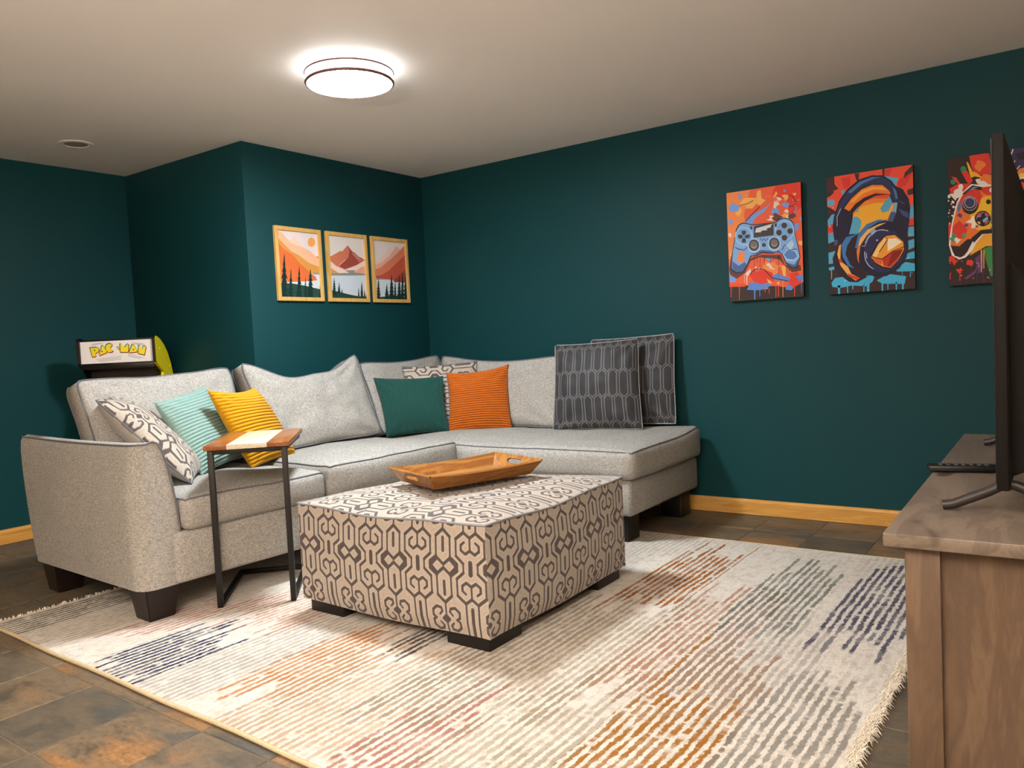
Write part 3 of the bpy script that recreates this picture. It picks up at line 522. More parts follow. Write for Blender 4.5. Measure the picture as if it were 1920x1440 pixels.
  ('f3d6cb',[[(-59,608),(57,576),(174,517),(416,462),(564,423),(161,388),(-85,381)],[(416,462),(729,539),(974,623),(1193,692),(1164,420),(538,415)]]),
  ('e9a58a',[[(667,428),(883,517),(1184,601),(1164,406),(742,408)]]),
  ('de9a5c',[[(-72,494),(70,465),(235,406),(232,378),(-85,368)]]),
  ('8b958c',[[(416,455),(722,465),(667,428),(1164,406),(1161,383),(506,364),(-85,354),(-81,388),(261,403),(538,415)]]),
  ('ccd9e4',[[(-85,354),(506,371),(1164,398),(1116,-59),(-130,-71)]]),
  ('25443d',[[(-107,141),(83,117),(277,92),(525,60),(780,35),(1126,33),(1116,-59),(-130,-71)]]),
  ('14332f',[[(106,331),(90,289),(96,294),(74,247),(86,255),(57,208),(77,213),(51,166),(74,173),(38,126),(64,131),(25,84),(54,92),(-1,45),(77,45),(164,47),(106,92),(135,87),(109,134),(138,129),(109,173),(132,168),(106,215),(125,208),(106,255),(115,250),(106,297),(109,289)],[(232,255),(222,230),(228,233),(212,203),(222,208),(206,178),(215,183),(183,154),(206,156),(177,126),(199,131),(170,102),(196,104),(167,75),(212,77),(277,77),(238,107),(264,102),(238,131),(257,129),(235,156),(248,154),(235,183),(245,178),(235,208),(245,205),(235,233),(238,230)],[(306,163),(299,151),(303,154),(296,139),(299,141),(290,126),(296,129),(280,114),(290,117),(277,102),(290,104),(277,89),(286,92),(264,77),(296,77),(325,77),(309,92),(322,89),(309,104),(322,102),(306,117),(312,114),(306,129),(312,126),(306,141),(312,139),(306,154),(306,151)],[(783,188),(777,163),(780,168),(767,141),(774,144),(758,117),(767,119),(751,92),(764,94),(745,67),(761,72),(742,42),(758,47),(722,18),(767,20),(796,20),(787,47),(806,45),(783,72),(796,67),(783,97),(793,92),(783,119),(793,117),(783,144),(787,141),(783,168),(787,166)],[(883,280),(871,243),(877,247),(854,205),(867,210),(845,168),(861,173),(838,131),(854,136),(819,94),(845,99),(816,57),(842,62),(806,20),(858,20),(929,23),(883,62),(913,57),(890,99),(916,97),(887,136),(906,131),(887,173),(903,168),(887,210),(896,205),(887,247),(890,243)],[(958,163),(951,144),(954,146),(942,121),(948,126),(938,102),(945,104),(929,82),(942,84),(919,62),(935,65),(913,42),(929,45),(909,20),(942,23),(980,23),(961,45),(977,42),(961,65),(974,62),(961,84),(974,82),(958,107),(967,102),(958,126),(961,124),(958,146),(961,144)],[(1009,119),(1003,107),(1006,107),(996,92),(1003,94),(993,77),(1000,79),(990,65),(996,67),(980,50),(993,52),(977,35),(990,37),(974,23),(1000,23),(1025,23),(1009,37),(1019,37),(1009,52),(1019,50),(1009,67),(1016,65),(1009,79),(1016,77),(1009,94),(1016,92),(1009,107),(1013,107)]]),
 ],
 'rose_ridges': [
  ('e8dedb',[[(-2741,1149),(1767,1487),(1590,-202),(-2880,-217)]]),
  ('f1cfc6',[[(-85,541),(205,704),(502,872),(615,863),(793,887),(1387,838),(1345,438),(-101,393)]]),
  ('eab5a2',[[(-85,541),(254,638),(489,749),(738,929),(864,867),(1412,1077),(1345,438),(-101,393)]]),
  ('dd8264',[[(-95,467),(186,539),(483,672),(786,825),(999,956),(1416,1110),(1341,406),(-104,364)]]),
  ('c35a44',[[(-104,364),(231,418),(464,502),(709,635),(1002,788),(1399,949),(1328,277),(167,341)]]),
  ('a4483b',[[(560,319),(744,418),(990,519),(1361,598),(1328,277),(612,275)]]),
  ('97a09a',[[(-108,346),(167,349),(564,344),(560,331),(-108,322)]]),
  ('d0dbe5',[[(-108,324),(560,339),(615,299),(1332,317),(1277,-205),(-162,-207)]]),
  ('2b4940',[[(-140,18),(276,45),(706,60),(1303,20),(1277,-205),(-162,-207)]]),
  ('14332f',[[(109,368),(92,317),(99,324),(73,265),(86,272),(60,213),(80,220),(34,161),(63,168),(28,109),(57,117),(9,55),(47,65),(2,3),(70,5),(144,5),(112,65),(157,57),(112,117),(144,109),(112,168),(138,161),(109,220),(125,213),(112,272),(125,265),(109,324),(115,317)],[(360,270),(341,228),(351,233),(322,186),(338,191),(299,144),(325,149),(280,102),(315,107),(260,60),(305,67),(260,18),(302,25),(228,-24),(331,-22),(418,-22),(370,25),(412,20),(376,67),(422,62),(370,109),(402,104),(364,151),(380,144),(364,191),(376,186),(364,233),(367,228)],[(528,443),(506,376),(515,386),(480,309),(502,319),(457,243),(486,252),(438,176),(473,186),(422,112),(464,121),(386,45),(444,55),(344,-22),(480,-22),(599,-19),(531,55),(580,47),(535,121),(580,114),(538,188),(577,178),(535,255),(567,245),(531,319),(551,312),(531,386),(541,376)],[(635,322),(618,272),(625,280),(599,225),(615,230),(583,176),(606,183),(570,126),(596,134),(567,77),(589,84),(535,28),(573,35),(525,-19),(599,-19),(670,-19),(631,37),(664,30),(635,84),(660,79),(631,134),(651,129),(635,183),(654,176),(635,233),(644,225),(635,280),(641,275)],[(780,435),(760,371),(770,378),(741,304),(757,314),(719,240),(741,250),(696,176),(728,186),(683,112),(719,119),(648,45),(699,55),(628,-19),(735,-17),(844,-17),(777,57),(819,47),(777,121),(812,112),(780,186),(809,178),(780,250),(802,243),(780,314),(793,307),(783,381),(789,371)],[(893,502),(870,428),(880,438),(851,354),(867,364),(831,280),(854,289),(812,205),(841,215),(793,131),(828,141),(770,57),(815,67),(760,-17),(838,-17),(928,-14),(880,67),(922,57),(883,141),(915,131),(883,215),(909,205),(893,289),(919,280),(893,364),(906,354),(893,438),(899,428)],[(1006,522),(980,443),(990,455),(957,364),(977,376),(941,287),(964,297),(906,208),(944,220),(890,131),(931,141),(873,52),(919,65),(864,-24),(948,-24),(1044,-22),(1006,67),(1061,55),(993,144),(1028,134),(1002,220),(1041,210),(1002,299),(1028,289),(1006,376),(1022,366),(1006,455),(1012,443)]]),
 ],
 'marquee': [
  ('8f9296',[[(137,811),(252,874),(252,885),(136,822)],[(152,851),(294,895),(294,906),(152,862)],[(167,891),(336,915),(336,927),(167,902)],[(709,879),(864,813),(864,824),(709,890)],[(729,846),(879,778),(879,789),(730,857)],[(749,814),(893,743),(894,754),(750,825)],[(769,781),(908,707),(909,719),(770,792)],[(207,178),(553,289),(552,302),(207,191)],[(222,139),(552,239),(551,252),(222,152)],[(237,101),(551,189),(550,202),(236,114)],[(251,62),(550,139),(550,152),(251,75)],[(647,360),(872,155),(873,167),(648,373)],[(646,310),(841,143),(842,156),(647,323)],[(645,260),(809,131),(810,144),(646,273)]]),
  ('1d8f8a',[[(123,753),(212,781),(242,745),(249,652),(232,557),(195,504),(199,359),(148,331)],[(291,837),(313,825),(355,514),(242,384)],[(402,727),(440,575),(426,534),(408,510),(390,506),(372,522),(356,556),(344,605),(338,664),(337,728),(342,790),(352,844),(366,885),(383,908),(402,913),(420,897),(435,863)],[(496,723),(529,728),(530,663),(499,654)],[(538,871),(558,867),(598,708),(641,851),(659,848),(648,478),(535,492)],[(706,827),(730,822),(770,481),(655,450)],[(791,766),(810,762),(849,588),(854,716),(895,708),(866,318),(779,396)]]),
  ('3a1f2a',[[(129,719),(223,749),(255,710),(263,612),(244,510),(206,453),(210,299),(155,269)],[(301,805),(324,792),(369,460),(249,322)],[(414,683),(454,521),(439,477),(421,452),(401,448),(382,464),(365,501),(352,553),(345,616),(344,684),(349,750),(360,808),(375,851),(394,877),(414,881),(433,864),(449,828)],[(506,680),(541,686),(542,617),(509,607)],[(545,835),(566,831),(609,661),(655,814),(674,810),(662,416),(542,432)],[(716,794),(742,789),(785,425),(662,392)],[(798,731),(819,727),(861,541),(865,678),(910,669),(879,254),(786,337)]]),
  ('d8402c',[[(143,675),(229,702),(258,667),(265,579),(248,487),(213,436),(216,296),(167,270)],[(309,758),(330,747),(370,447),(262,322)],[(418,655),(455,508),(441,469),(425,446),(407,442),(390,457),(375,490),(363,537),(357,594),(356,656),(360,715),(370,767),(384,807),(401,830),(419,834),(436,818),(451,786)],[(514,651),(546,655),(547,593),(517,584)],[(558,794),(577,791),(615,637),(657,775),(674,772),(663,416),(555,430)],[(724,749),(747,744),(786,415),(675,386)],[(810,689),(829,685),(866,517),(870,640),(910,632),(882,258),(799,333)]]),
  ('2a1620',[[(130,721),(222,751),(253,713),(261,617),(243,519),(205,463),(209,313),(155,284)],[(300,807),(323,794),(367,471),(250,337)],[(412,690),(452,532),(437,489),(419,465),(400,461),(381,477),(365,512),(353,563),(346,625),(345,691),(350,755),(360,811),(375,854),(393,878),(412,883),(431,866),(447,831)],[(505,687),(540,692),(541,625),(508,615)],[(546,839),(566,835),(608,669),(653,818),(671,814),(659,431),(543,446)],[(716,796),(741,791),(782,437),(663,405)],[(799,734),(819,730),(859,549),(864,682),(907,674),(877,270),(787,350)]]),
  ('f7de2a',[[(136,709),(220,736),(248,702),(255,615),(239,525),(204,474),(208,338),(159,312)],[(300,792),(321,781),(361,487),(254,365)],[(409,692),(446,548),(432,510),(416,487),(398,483),(381,498),(366,530),(355,577),(349,633),(348,693),(353,751),(362,802),(376,841),(392,863),(410,867),(426,852),(441,820)],[(506,688),(537,692),(538,631),(509,623)],[(550,829),(569,826),(607,675),(648,810),(664,807),(653,458),(548,472)],[(716,783),(738,778),(776,456),(667,427)],[(802,723),(820,720),(857,555),(861,676),(901,668),(873,301),(791,374)]]),
  ('2a1620',[[(206,603),(203,581),(196,573),(190,583),(187,606),(190,629),(197,637),(204,626)],[(307,540),(303,518),(297,510),(290,521),(288,544),(291,566),(298,574),(304,564)],[(735,550),(732,528),(725,520),(719,530),(717,554),(720,576),(726,584),(733,573)]]),
 ],
}

# ------------------------------------------------------------------ materials of the setting
H = 2.3
XL, XR, YF, YC = -1.278, 4.45, -7.2, -1.5486      # left wall, right wall, front wall, bump-out corner

n = NT('teal_wall_paint', .55, .2)
c = n.coord()
f = n.noise(c, 1.3, 3)
fine = n.noise(c, 260, 3, .6)
n.color(n.mix(f, lin('0e3d42'), lin('104246')))
n.bump(fine, .12, .0012)
WALL = n.m
n = NT('plain_plaster', .85, .2)
c = n.coord()
n.color(n.mix(n.noise(c, 2, 3), lin('b9a48c'), lin('c2ae96')))
n.bump(n.noise(c, 220, 3), .1, .001)
PLASTER = n.m
n = NT('white_ceiling_paint', .6, .25)
c = n.coord()
big = n.noise(c, 1.1, 3, .55, .5)
n.color(n.mix(big, lin('ece7e0'), lin('f2eee8')))
n.bump(n.math('ADD', n.noise(c, 3.2, 3, .5), n.math('MULTIPLY', n.noise(c, 180, 2), .05)), .35, .012)
CEIL = n.m
n = NT('dark_grout', .9, .2)
c = n.coord()
n.color(n.mix(n.noise(c, 40, 3), lin('5b5044'), lin('7a6d5c')))
GROUT = n.m

n = NT('slate_look_tile', .42, .45)
c = n.coord()
rnd = n.rnd()
o1 = n.math('MULTIPLY', rnd, 91.0)
v = n.vmath('ADD', c, n.vec(o1, n.math('MULTIPLY', rnd, 47.0), 0.0))
vs = n.scale(v, (1.0, 2.2, 1.0))
a = n.noise(vs, 5.0, 8, .68, .35)
b = n.noise(n.scale(v, (1.0, 1.5, 1.0)), 46, 6, .75, .3)
g = n.noise(n.vmath('ADD', vs, (7.1, 3.3, 0)), 2.6, 5, .62, .5)
base = n.ramp(a, [(.30, lin('463f37')), (.43, lin('625645')), (.55, lin('796852')), (.70, lin('585147'))])
rust = n.mix(b, lin('7d5530'), lin('b08453'))
base = n.mix(n.math('MULTIPLY', n.math('MULTIPLY', n.sstep(g, .50, .66), n.sstep(rnd, .2, .7)), .85), base, rust)
base = n.mix(n.math('MULTIPLY', n.sstep(g, .44, .34), .7), base, lin('444b4d'))
base = n.mix(n.math('MULTIPLY', n.sstep(n.math('FRACT', n.math('MULTIPLY', rnd, 7.3)), .55, 1.0), .5), base, lin('4a4b46'))
base = n.mul(.85, base, n.ramp(b, [(.32, (.58, .55, .52)), (.5, (.95, .95, .95)), (.66, (1.2, 1.18, 1.15))]))
n.color(base)
n.put(n.b.inputs['Roughness'], n.math('ADD', .3, n.math('MULTIPLY', b, .3)))
n.bump(n.math('ADD', a, n.math('MULTIPLY', b, .5)), .4, .004)
TILE = n.m
OAK = wood('honey_oak', [(.2, 'b27632'), (.5, 'd39d4d'), (.8, 'e4b86d')], 'x', 9, 12, .38)
OAKY = wood('honey_oak_side', [(.2, 'b27632'), (.5, 'd39d4d'), (.8, 'e4b86d')], 'y', 9, 12, .38)

# ------------------------------------------------------------------ floor, ceiling, walls
floor = box('floor', (XL-.1, YF-.1, -.12), (XR+.1, .1, -.002), GROUT, bev=0)
tag(floor, 'slate look tiled floor with tan, rust and grey tiles', kind='structure')
RUGB = (.33, -3.165, 3.50, -.66)
tw, th = .303, .3189
bm = bmesh.new()
add_box(bm, (0, 0, -.006), (tw-.005, th-.005, .012), .0014, 1)
tile0 = bm_obj('floor_tile', bm, TILE, floor, 30)
first = True
for i in range(-10, 10):
    for j in range(-4, 11):
        x0, y0 = 1.6146+i*tw, -3.2125+j*th
        if x0 < XL-.001 or x0+tw > XR+.001 or y0+th > .02+th:
            continue
        if x0 > RUGB[0]+.02 and x0+tw < RUGB[2]-.02 and y0 > RUGB[1]+.02 and y0+th < RUGB[3]-.02:
            continue
        if y0+th > .01:
            continue
        if x0+tw < 0.02 and y0 > YC-.05:
            continue
        t = tile0 if first else link(tile0.copy(), floor)
        first = False
        t.location = (x0+tw/2, y0+th/2, 0)
# cut row of tiles along the back wall and along the left wall
yb = -3.2125+10*th
for i in range(-5, 10):
    x0 = 1.6146+i*tw
    if x0 < 0 or x0+tw > XR or yb > -.03:
        continue
    t = link(tile0.copy(), floor)
    t.scale = (1, (-.005-yb)/th, 1)
    t.location = (x0+tw/2, (yb-.005)/2, 0)

ceiling = box('ceiling', (XL-.1, YF-.1, H), (XR+.1, .1, H+.1), CEIL, bev=0)
tag(ceiling, 'white painted drywall ceiling', kind='structure')
tag(box('wall_back', (0, 0, 0), (XR+.1, .1, H), WALL, bev=0), 'dark teal wall behind the chaise with canvas prints', kind='structure')
tag(box('wall_corner', (XL-.1, YC, 0), (0, .1, H), WALL, bev=.004), 'dark teal bump-out wall with the three framed landscapes', kind='structure')
tag(box('wall_left', (XL-.1, YF-.1, 0), (XL, YC, H), WALL, bev=0), 'dark teal left wall behind the arcade cabinet', kind='structure')
tag(box('wall_right', (XR, YF-.1, 0), (XR+.1, 0, H), PLASTER, bev=0), 'plain beige wall behind the television console', kind='structure')
tag(box('wall_front', (XL, YF-.1, 0), (XR, YF, H), PLASTER, bev=0), 'plain beige wall behind the viewer', kind='structure')

def baseboard(name, p0, p1, nx, ny, mat, label):
    # profile: flat board with eased top edge, thickness 14 mm, height 87 mm
    prof = [(0, 0), (.014, 0), (.014, .072), (.011, .083), (.005, .087), (0, .087)]
    V, F = [], []
    for p in (p0, p1):
        for d, z in prof:
            V.append((p[0]+nx*d, p[1]+ny*d, z+.001))
    k = len(prof)
    for i in range(k):
        F.append((i, (i+1) % k, k+(i+1) % k, k+i))
    F.append(tuple(range(k)))
    F.append(tuple(range(2*k-1, k-1, -1)))
    o = mesh(name, V, F, mat)
    bm = bmesh.new(); bm.from_mesh(o.data)
    bmesh.ops.recalc_face_normals(bm, faces=bm.faces)
    bm.to_mesh(o.data); bm.free()
    tag(o, label, kind='structure')
baseboard('baseboard_back', (.0, 0), (XR, 0), 0, -1, OAK, 'honey oak baseboard along the teal back wall')
baseboard('baseboard_left', (XL, YF), (XL, YC-.014), 1, 0, OAKY, 'honey oak baseboard along the left wall')
baseboard('baseboard_corner', (XL+.014, YC), (0.014, YC), 0, -1, OAK, 'honey oak baseboard along the side of the bump-out')
baseboard('trim_1', (0, YC), (0, -.014), 1, 0, OAKY, 'honey oak baseboard below the framed landscapes')

# ------------------------------------------------------------------ ceiling lamp
def emitter(name, colr, strength):
    m = bpy.data.materials.new(name)
    m.use_nodes = True
    b = m.node_tree.nodes['Principled BSDF']
    b.inputs['Base Color'].default_value = (.9, .9, .9, 1)
    b.inputs['Emission Color'].default_value = (*colr, 1)
    b.inputs['Emission Strength'].default_value = strength
    return m
LX, LY = 1.324, -1.928
lamp = empty('ceiling_light', (LX, LY, H))
tag(lamp, 'round flush white ceiling light, lit, with two thin rose metal rings', 'ceiling light')
ROSE = plain('rose_metal', '6f4b47', .5, .3, .2)
WHITEP = plain('white_plastic', 'eeeae6', .4)
lathe('mounting_plate', [(0.001, -.0005), (.165, -.0005), (.165, -.018), (0.001, -.018)], WHITEP, lamp, 64)
lathe('side_diffuser', [(.160, -.018), (.190, -.019), (.192, -.030), (.192, -.058), (.190, -.062), (.16, -.062)], emitter('lamp_side_glow', LAMP_COLOR, LAMP_SIDE), lamp, 64)
lathe('trim_ring', [(.189, -.019), (.1955, -.019), (.197, -.0225), (.1955, -.026), (.189, -.026)], ROSE, lamp, 64, close=True)
lathe('trim_ring', [(.186, -.060), (.194, -.059), (.196, -.063), (.194, -.069), (.187, -.070)], ROSE, lamp, 64, close=True)
lathe('face_diffuser', [(.187, -.062), (.187, -.066), (.13, -.071), (.06, -.0735), (.001, -.074)], emitter('lamp_face_glow', LAMP_COLOR, LAMP_FACE), lamp, 64, sm=60)

# ------------------------------------------------------------------ recessed light, switched off
can = empty('recessed_light', (-.675, -2.155, H))
tag(can, 'unlit recessed ceiling light with white trim near the left wall', 'recessed light')
lathe('trim_ring', [(.062, .0), (.066, -.006), (.088, -.004), (.092, 0.0)], WHITEP, can, 40)
lathe('lens', [(.063, -.001), (.060, -.003), (.045, -.0035), (.001, -.0036)], plain('dull_lens', '9a8e84', .6), can, 40, sm=60)

# ------------------------------------------------------------------ added fill lamp behind the camera, invented to brighten ceiling and room
def build_fill_lamp(x, y, label):
    t = empty('added_fill_lamp', (x, y, 0))
    tag(t, label, 'added fill lamp')
    mt = plain('brushed_steel', '8d8a86', .35, .5, .8)
    lathe('base', [(.001, .03), (.10, .028), (.14, .015), (.145, .0), (.001, .0)], mt, t, 40)
    lathe('pole', [(.012, .02), (.012, 1.33)], mt, t, 16)
    lathe('bowl_shade', [(.012, 1.32), (.06, 1.33), (.13, 1.37), (.18, 1.44), (.182, 1.44), (.132, 1.362), (.06, 1.322), (.012, 1.312)], WHITEP, t, 40)
    d = bpy.data.lights.new('added_fill_bulb', 'AREA')
    d.shape = 'DISK'
    d.size = .26
    d.energy = FILL_UPLIGHT_W
    d.color = FILL_UPLIGHT_COLOR
    o = link(bpy.data.objects.new('added_fill_bulb', d), t)
    o.location = (0, 0, 1.43)
    o.rotation_euler = (PI, 0, 0)
build_fill_lamp(3.5, -5.5, 'unseen steel uplighter added behind the viewer as fill light')

# ------------------------------------------------------------------ shared object materials
SOFA = fabric('grey_heather_upholstery', '716f6b', 'bbb8b1', 270)
PIPE = fabric('grey_piping', '55565b', '77787c', 500, bump=.2)
ESP = plain('espresso_wood', '1d1512', .35)
BLACK = plain('black_block_feet', '14110f', .45)
PRINT = vcol('canvas_print', .55)
TAPESTRY = vcol('greek_key_tapestry', .75, .55, 700, .3, .22)
VELVET = vcol('charcoal_velvet', .6, .35, 500, .25, .15)
CORD = vcol('corduroy', .85, .35, 600, .15, .1)

# ------------------------------------------------------------------ soft box (cushion shaped block)
def softbox(lo, hi, r, n, crown=(0, 0, 0), wob=.0, seed=0, xf=None, bulge=0.0):
    """closed rounded block; crown: extra bulge of top / bottom; returns V,F and a surface function"""
    cx = [(a+b)/2 for a, b in zip(lo, hi)]
    hs = [(b-a)/2 for a, b in zip(lo, hi)]
    def surf(p):
        # p on the cube [-1,1]^3 surface (scaled by hs)
        q = Vector([p[i]*hs[i] for i in range(3)])
        inner = Vector([max(-hs[i]+r, min(hs[i]-r, q[i])) for i in range(3)])
        d = q-inner
        if d.length > 1e-9:
            d = d.normalized()*r
        s = inner+d
        u, v = s.x/hs[0], s.y/hs[1]
        k = (1-min(1, abs(u))**2.2)*(1-min(1, abs(v))**2.2)
        if p[2] > .0:
            s.z += crown[0]*k*max(0, p[2])**2
        s.y += bulge*(1-u*u)*(1-p[2]**2)*(1 if p[1] > 0 else -1)*abs(p[1])**6
        s.x += bulge*(1-v*v)*(1-p[2]**2)*(1 if p[0] > 0 else -1)*abs(p[0])**6
        w = s+Vector(cx)
        if wob:
            nn = noise.noise_vector(w*4.5+Vector((seed, seed*1.7, 0)))
            w += nn*wob
            w.z += noise.noise(w*11+Vector((seed, 3, 5)))*wob*.5
        return xf(w) if xf else w
    V, F, idx = [], [], {}
    def vid(p):
        k = tuple(round(c*10000) for c in p)
        if k not in idx:
            idx[k] = len(V)
            V.append(surf(p))
        return idx[k]
    for ax in range(3):
        a1, a2 = [(1, 2), (2, 0), (0, 1)][ax]
        for sg in (-1, 1):
            for i in range(n[a1]):
                for j in range(n[a2]):
                    q = []
                    for di, dj in ((0, 0), (1, 0), (1, 1), (0, 1)):
                        p = [0, 0, 0]
                        p[ax] = sg
                        p[a1] = -1+2*(i+di)/n[a1]
                        p[a2] = -1+2*(j+dj)/n[a2]
                        q.append(vid(p))
                    F.append(tuple(q if sg > 0 else q[::-1]))
    return V, F, surf

def welt_path(surf, hs, r, z, nseg=30, infl=1.0):
    P = []
    lim = .995
    pts = []
    for a in range(nseg): pts.append((-lim+2*lim*a/nseg, -lim))
    for a in range(nseg): pts.append((lim, -lim+2*lim*a/nseg))
    for a in range(nseg): pts.append((lim-2*lim*a/nseg, lim))
    for a in range(nseg): pts.append((-lim, lim-2*lim*a/nseg))
    for x, y in pts:
        P.append(surf((x, y, z)))
    return P

# ------------------------------------------------------------------ sofa (left part of the sectional)
sofa = empty('sofa', (0, -1.9, 0), math.radians(-2.2))
tag(sofa, 'grey two-seat part of the sectional sofa with curved arm on the left', 'sofa')
YO, YE = -.905, .925        # local: arm outer side, end next to the chaise
box('base', (.06, YO+.14, .145), (1.02, YE, .356), SOFA, sofa, .02, 3)
box('back_frame', (.03, YO+.10, .15), (.125, YE, .66), SOFA, sofa, .03, 3)
# arm: cross-section swept from back to front
sec = [(.0, .145), (-.006, .25), (-.010, .40), (-.010, .55), (-.006, .66), (.0, .705), (.010, .724), (.035, .733), (.065, .724), (.095, .690),
       (.125, .625), (.150, .540), (.166, .44), (.174, .33), (.172, .145)]
st = []
L0, L1 = .03, 1.0
for k in range(15):
    st.append((L0+(L1-.07-L0)*k/14, 0))
for k in range(1, 9):
    a = PI/2*k/8
    st.append((L1-.07+.07*math.sin(a), .062*(1-math.cos(a))))
V, F = [], []
m = len(sec)
for x, ins in st:
    for y, z in sec:
        t = (x-L0)/(L1-L0)
        yy = y+ins*max(0, 1-y/.16)
        rake = -(z-.145)*.16*(1-t)**1.5
        puff = .012*math.sin(PI*t)*(1 if y < .02 else .3)*math.sin(PI*(z-.145)/.6)
        V.append((x+rake+noise.noise(Vector((x*5, y*5, z*5)))*.004, YO+yy-puff, z+.006*math.sin(PI*t)*(-1 if z > .6 else 0)))
for i in range(len(st)-1):
    for j in range(m):
        F.append((i*m+j, (i+1)*m+j, (i+1)*m+(j+1) % m, i*m+(j+1) % m))
F.append(tuple(range(m)))
F.append(tuple(range(len(st)*m-1, (len(st)-1)*m-1, -1)))
arm = mesh('arm', V, F, SOFA, sofa, sm=45)
bm = bmesh.new(); bm.from_mesh(arm.data); bmesh.ops.recalc_face_normals(bm, faces=bm.faces); bm.to_mesh(arm.data); bm.free()
ns = len(st)
pth = [Vector(V[(ns-1)*m+j])+Vector((.001, 0.0, 0)) for j in range(m-1, 7, -1)]
pth += [Vector(V[(ns-1)*m+7])]
for i in range(ns-2, -1, -1):
    jj = 6
    pth.append(Vector(V[i*m+jj])+Vector((0, -.001, .001)))
tube('arm_piping', pth, .0042, PIPE, arm)
def taper_leg(name, x0, x1, y0, y1, z0, z1, ins, mat, parent):
    V = [(x0+ins, y0+ins, z0), (x1-ins, y0+ins, z0), (x1-ins, y1-ins, z0), (x0+ins, y1-ins, z0), (x0, y0, z1), (x1, y0, z1), (x1, y1, z1), (x0, y1, z1)]
    F = [(3, 2, 1, 0), (4, 5, 6, 7), (0, 1, 5, 4), (1, 2, 6, 5), (2, 3, 7, 6), (3, 0, 4, 7)]
    bm = bmesh.new()
    vs = [bm.verts.new(v) for v in V]
    for f in F:
        bm.faces.new([vs[i] for i in f])
    bmesh.ops.bevel(bm, geom=list(bm.edges), offset=.004, segments=2, affect='EDGES')
    return bm_obj(name, bm, mat, parent)
taper_leg('leg', .84, .985, YO+.02, YO+.165, .012, .152, .018, ESP, sofa)
taper_leg('leg', -.02+.03, .155, YO+.02, YO+.165, .0, .152, .018, ESP, sofa)
taper_leg('leg', .85, .99, YE-.18, YE-.04, .012, .152, .018, ESP, sofa)
taper_leg('leg', .06, .19, YE-.18, YE-.04, .0, .152, .018, ESP, sofa)
def seat(name, lo, hi, parent, crown, seed, r=.035, wob=.006, n=(30, 26, 8), xf=None):
    V, F, surf = softbox(lo, hi, r, n, (crown, 0, 0), wob, seed, xf, bulge=.012)
    o = mesh(name, V, F, SOFA, parent, sm=0)
    tube('piping', welt_path(surf, None, r, 1.0), .0042, PIPE, o, True)
    return o
def sagfront(w):
    return Vector((w.x, w.y, w.z))
seat('seat_cushion', (.22, YO+.178, .352), (1.035, -.005, .492), sofa, .020, 3)
seat('seat_cushion', (.22, .005, .352), (1.045, YE-.004, .514), sofa, .016, 8)

# ------------------------------------------------------------------ chaise (right part of the sectional)
chaise = empty('chaise', (1.07, -.5, 0))
tag(chaise, 'grey armless chaise part of the sectional along the teal back wall', 'chaise')
CX0, CX1, CY0, CY1 = .03-1.07, 2.11-1.07, -.93+.5, -.07+.5
box('base', (CX0, CY0, .148), (CX1, CY1, .335), SOFA, chaise, .022, 3)
box('back_frame', (CX0+.02, CY1-.03, .2), (.30, CY1+.045, .66), SOFA, chaise, .03, 3)
for lx, ly in ((CX1-.17, CY1-.17), (CX1-.17, CY0+.03), (CX0+.03, CY0+.03), (CX0+.03, CY1-.17)):
    box('leg', (lx, ly, .012 if ly < 0 else 0.0), (lx+.13, ly+.13, .155), BLACK, chaise, .004)
def chz(w):
    # the free end of the long cushion is plumped up at the wall side
    t = max(0, min(1, (w.x-.3)/.75))
    s = max(0, (w.y+.1)/.5)
    return Vector((w.x, w.y, w.z+(.03*t*s*s if w.z > .4 else .0)-.004*math.sin(w.x*5)))
seat('seat_cushion', (.16-1.07, -.955+.5, .33), (2.145-1.07, -.075+.5, .487), chaise, .03, 14, .04, .006, (60, 30, 8), chz)

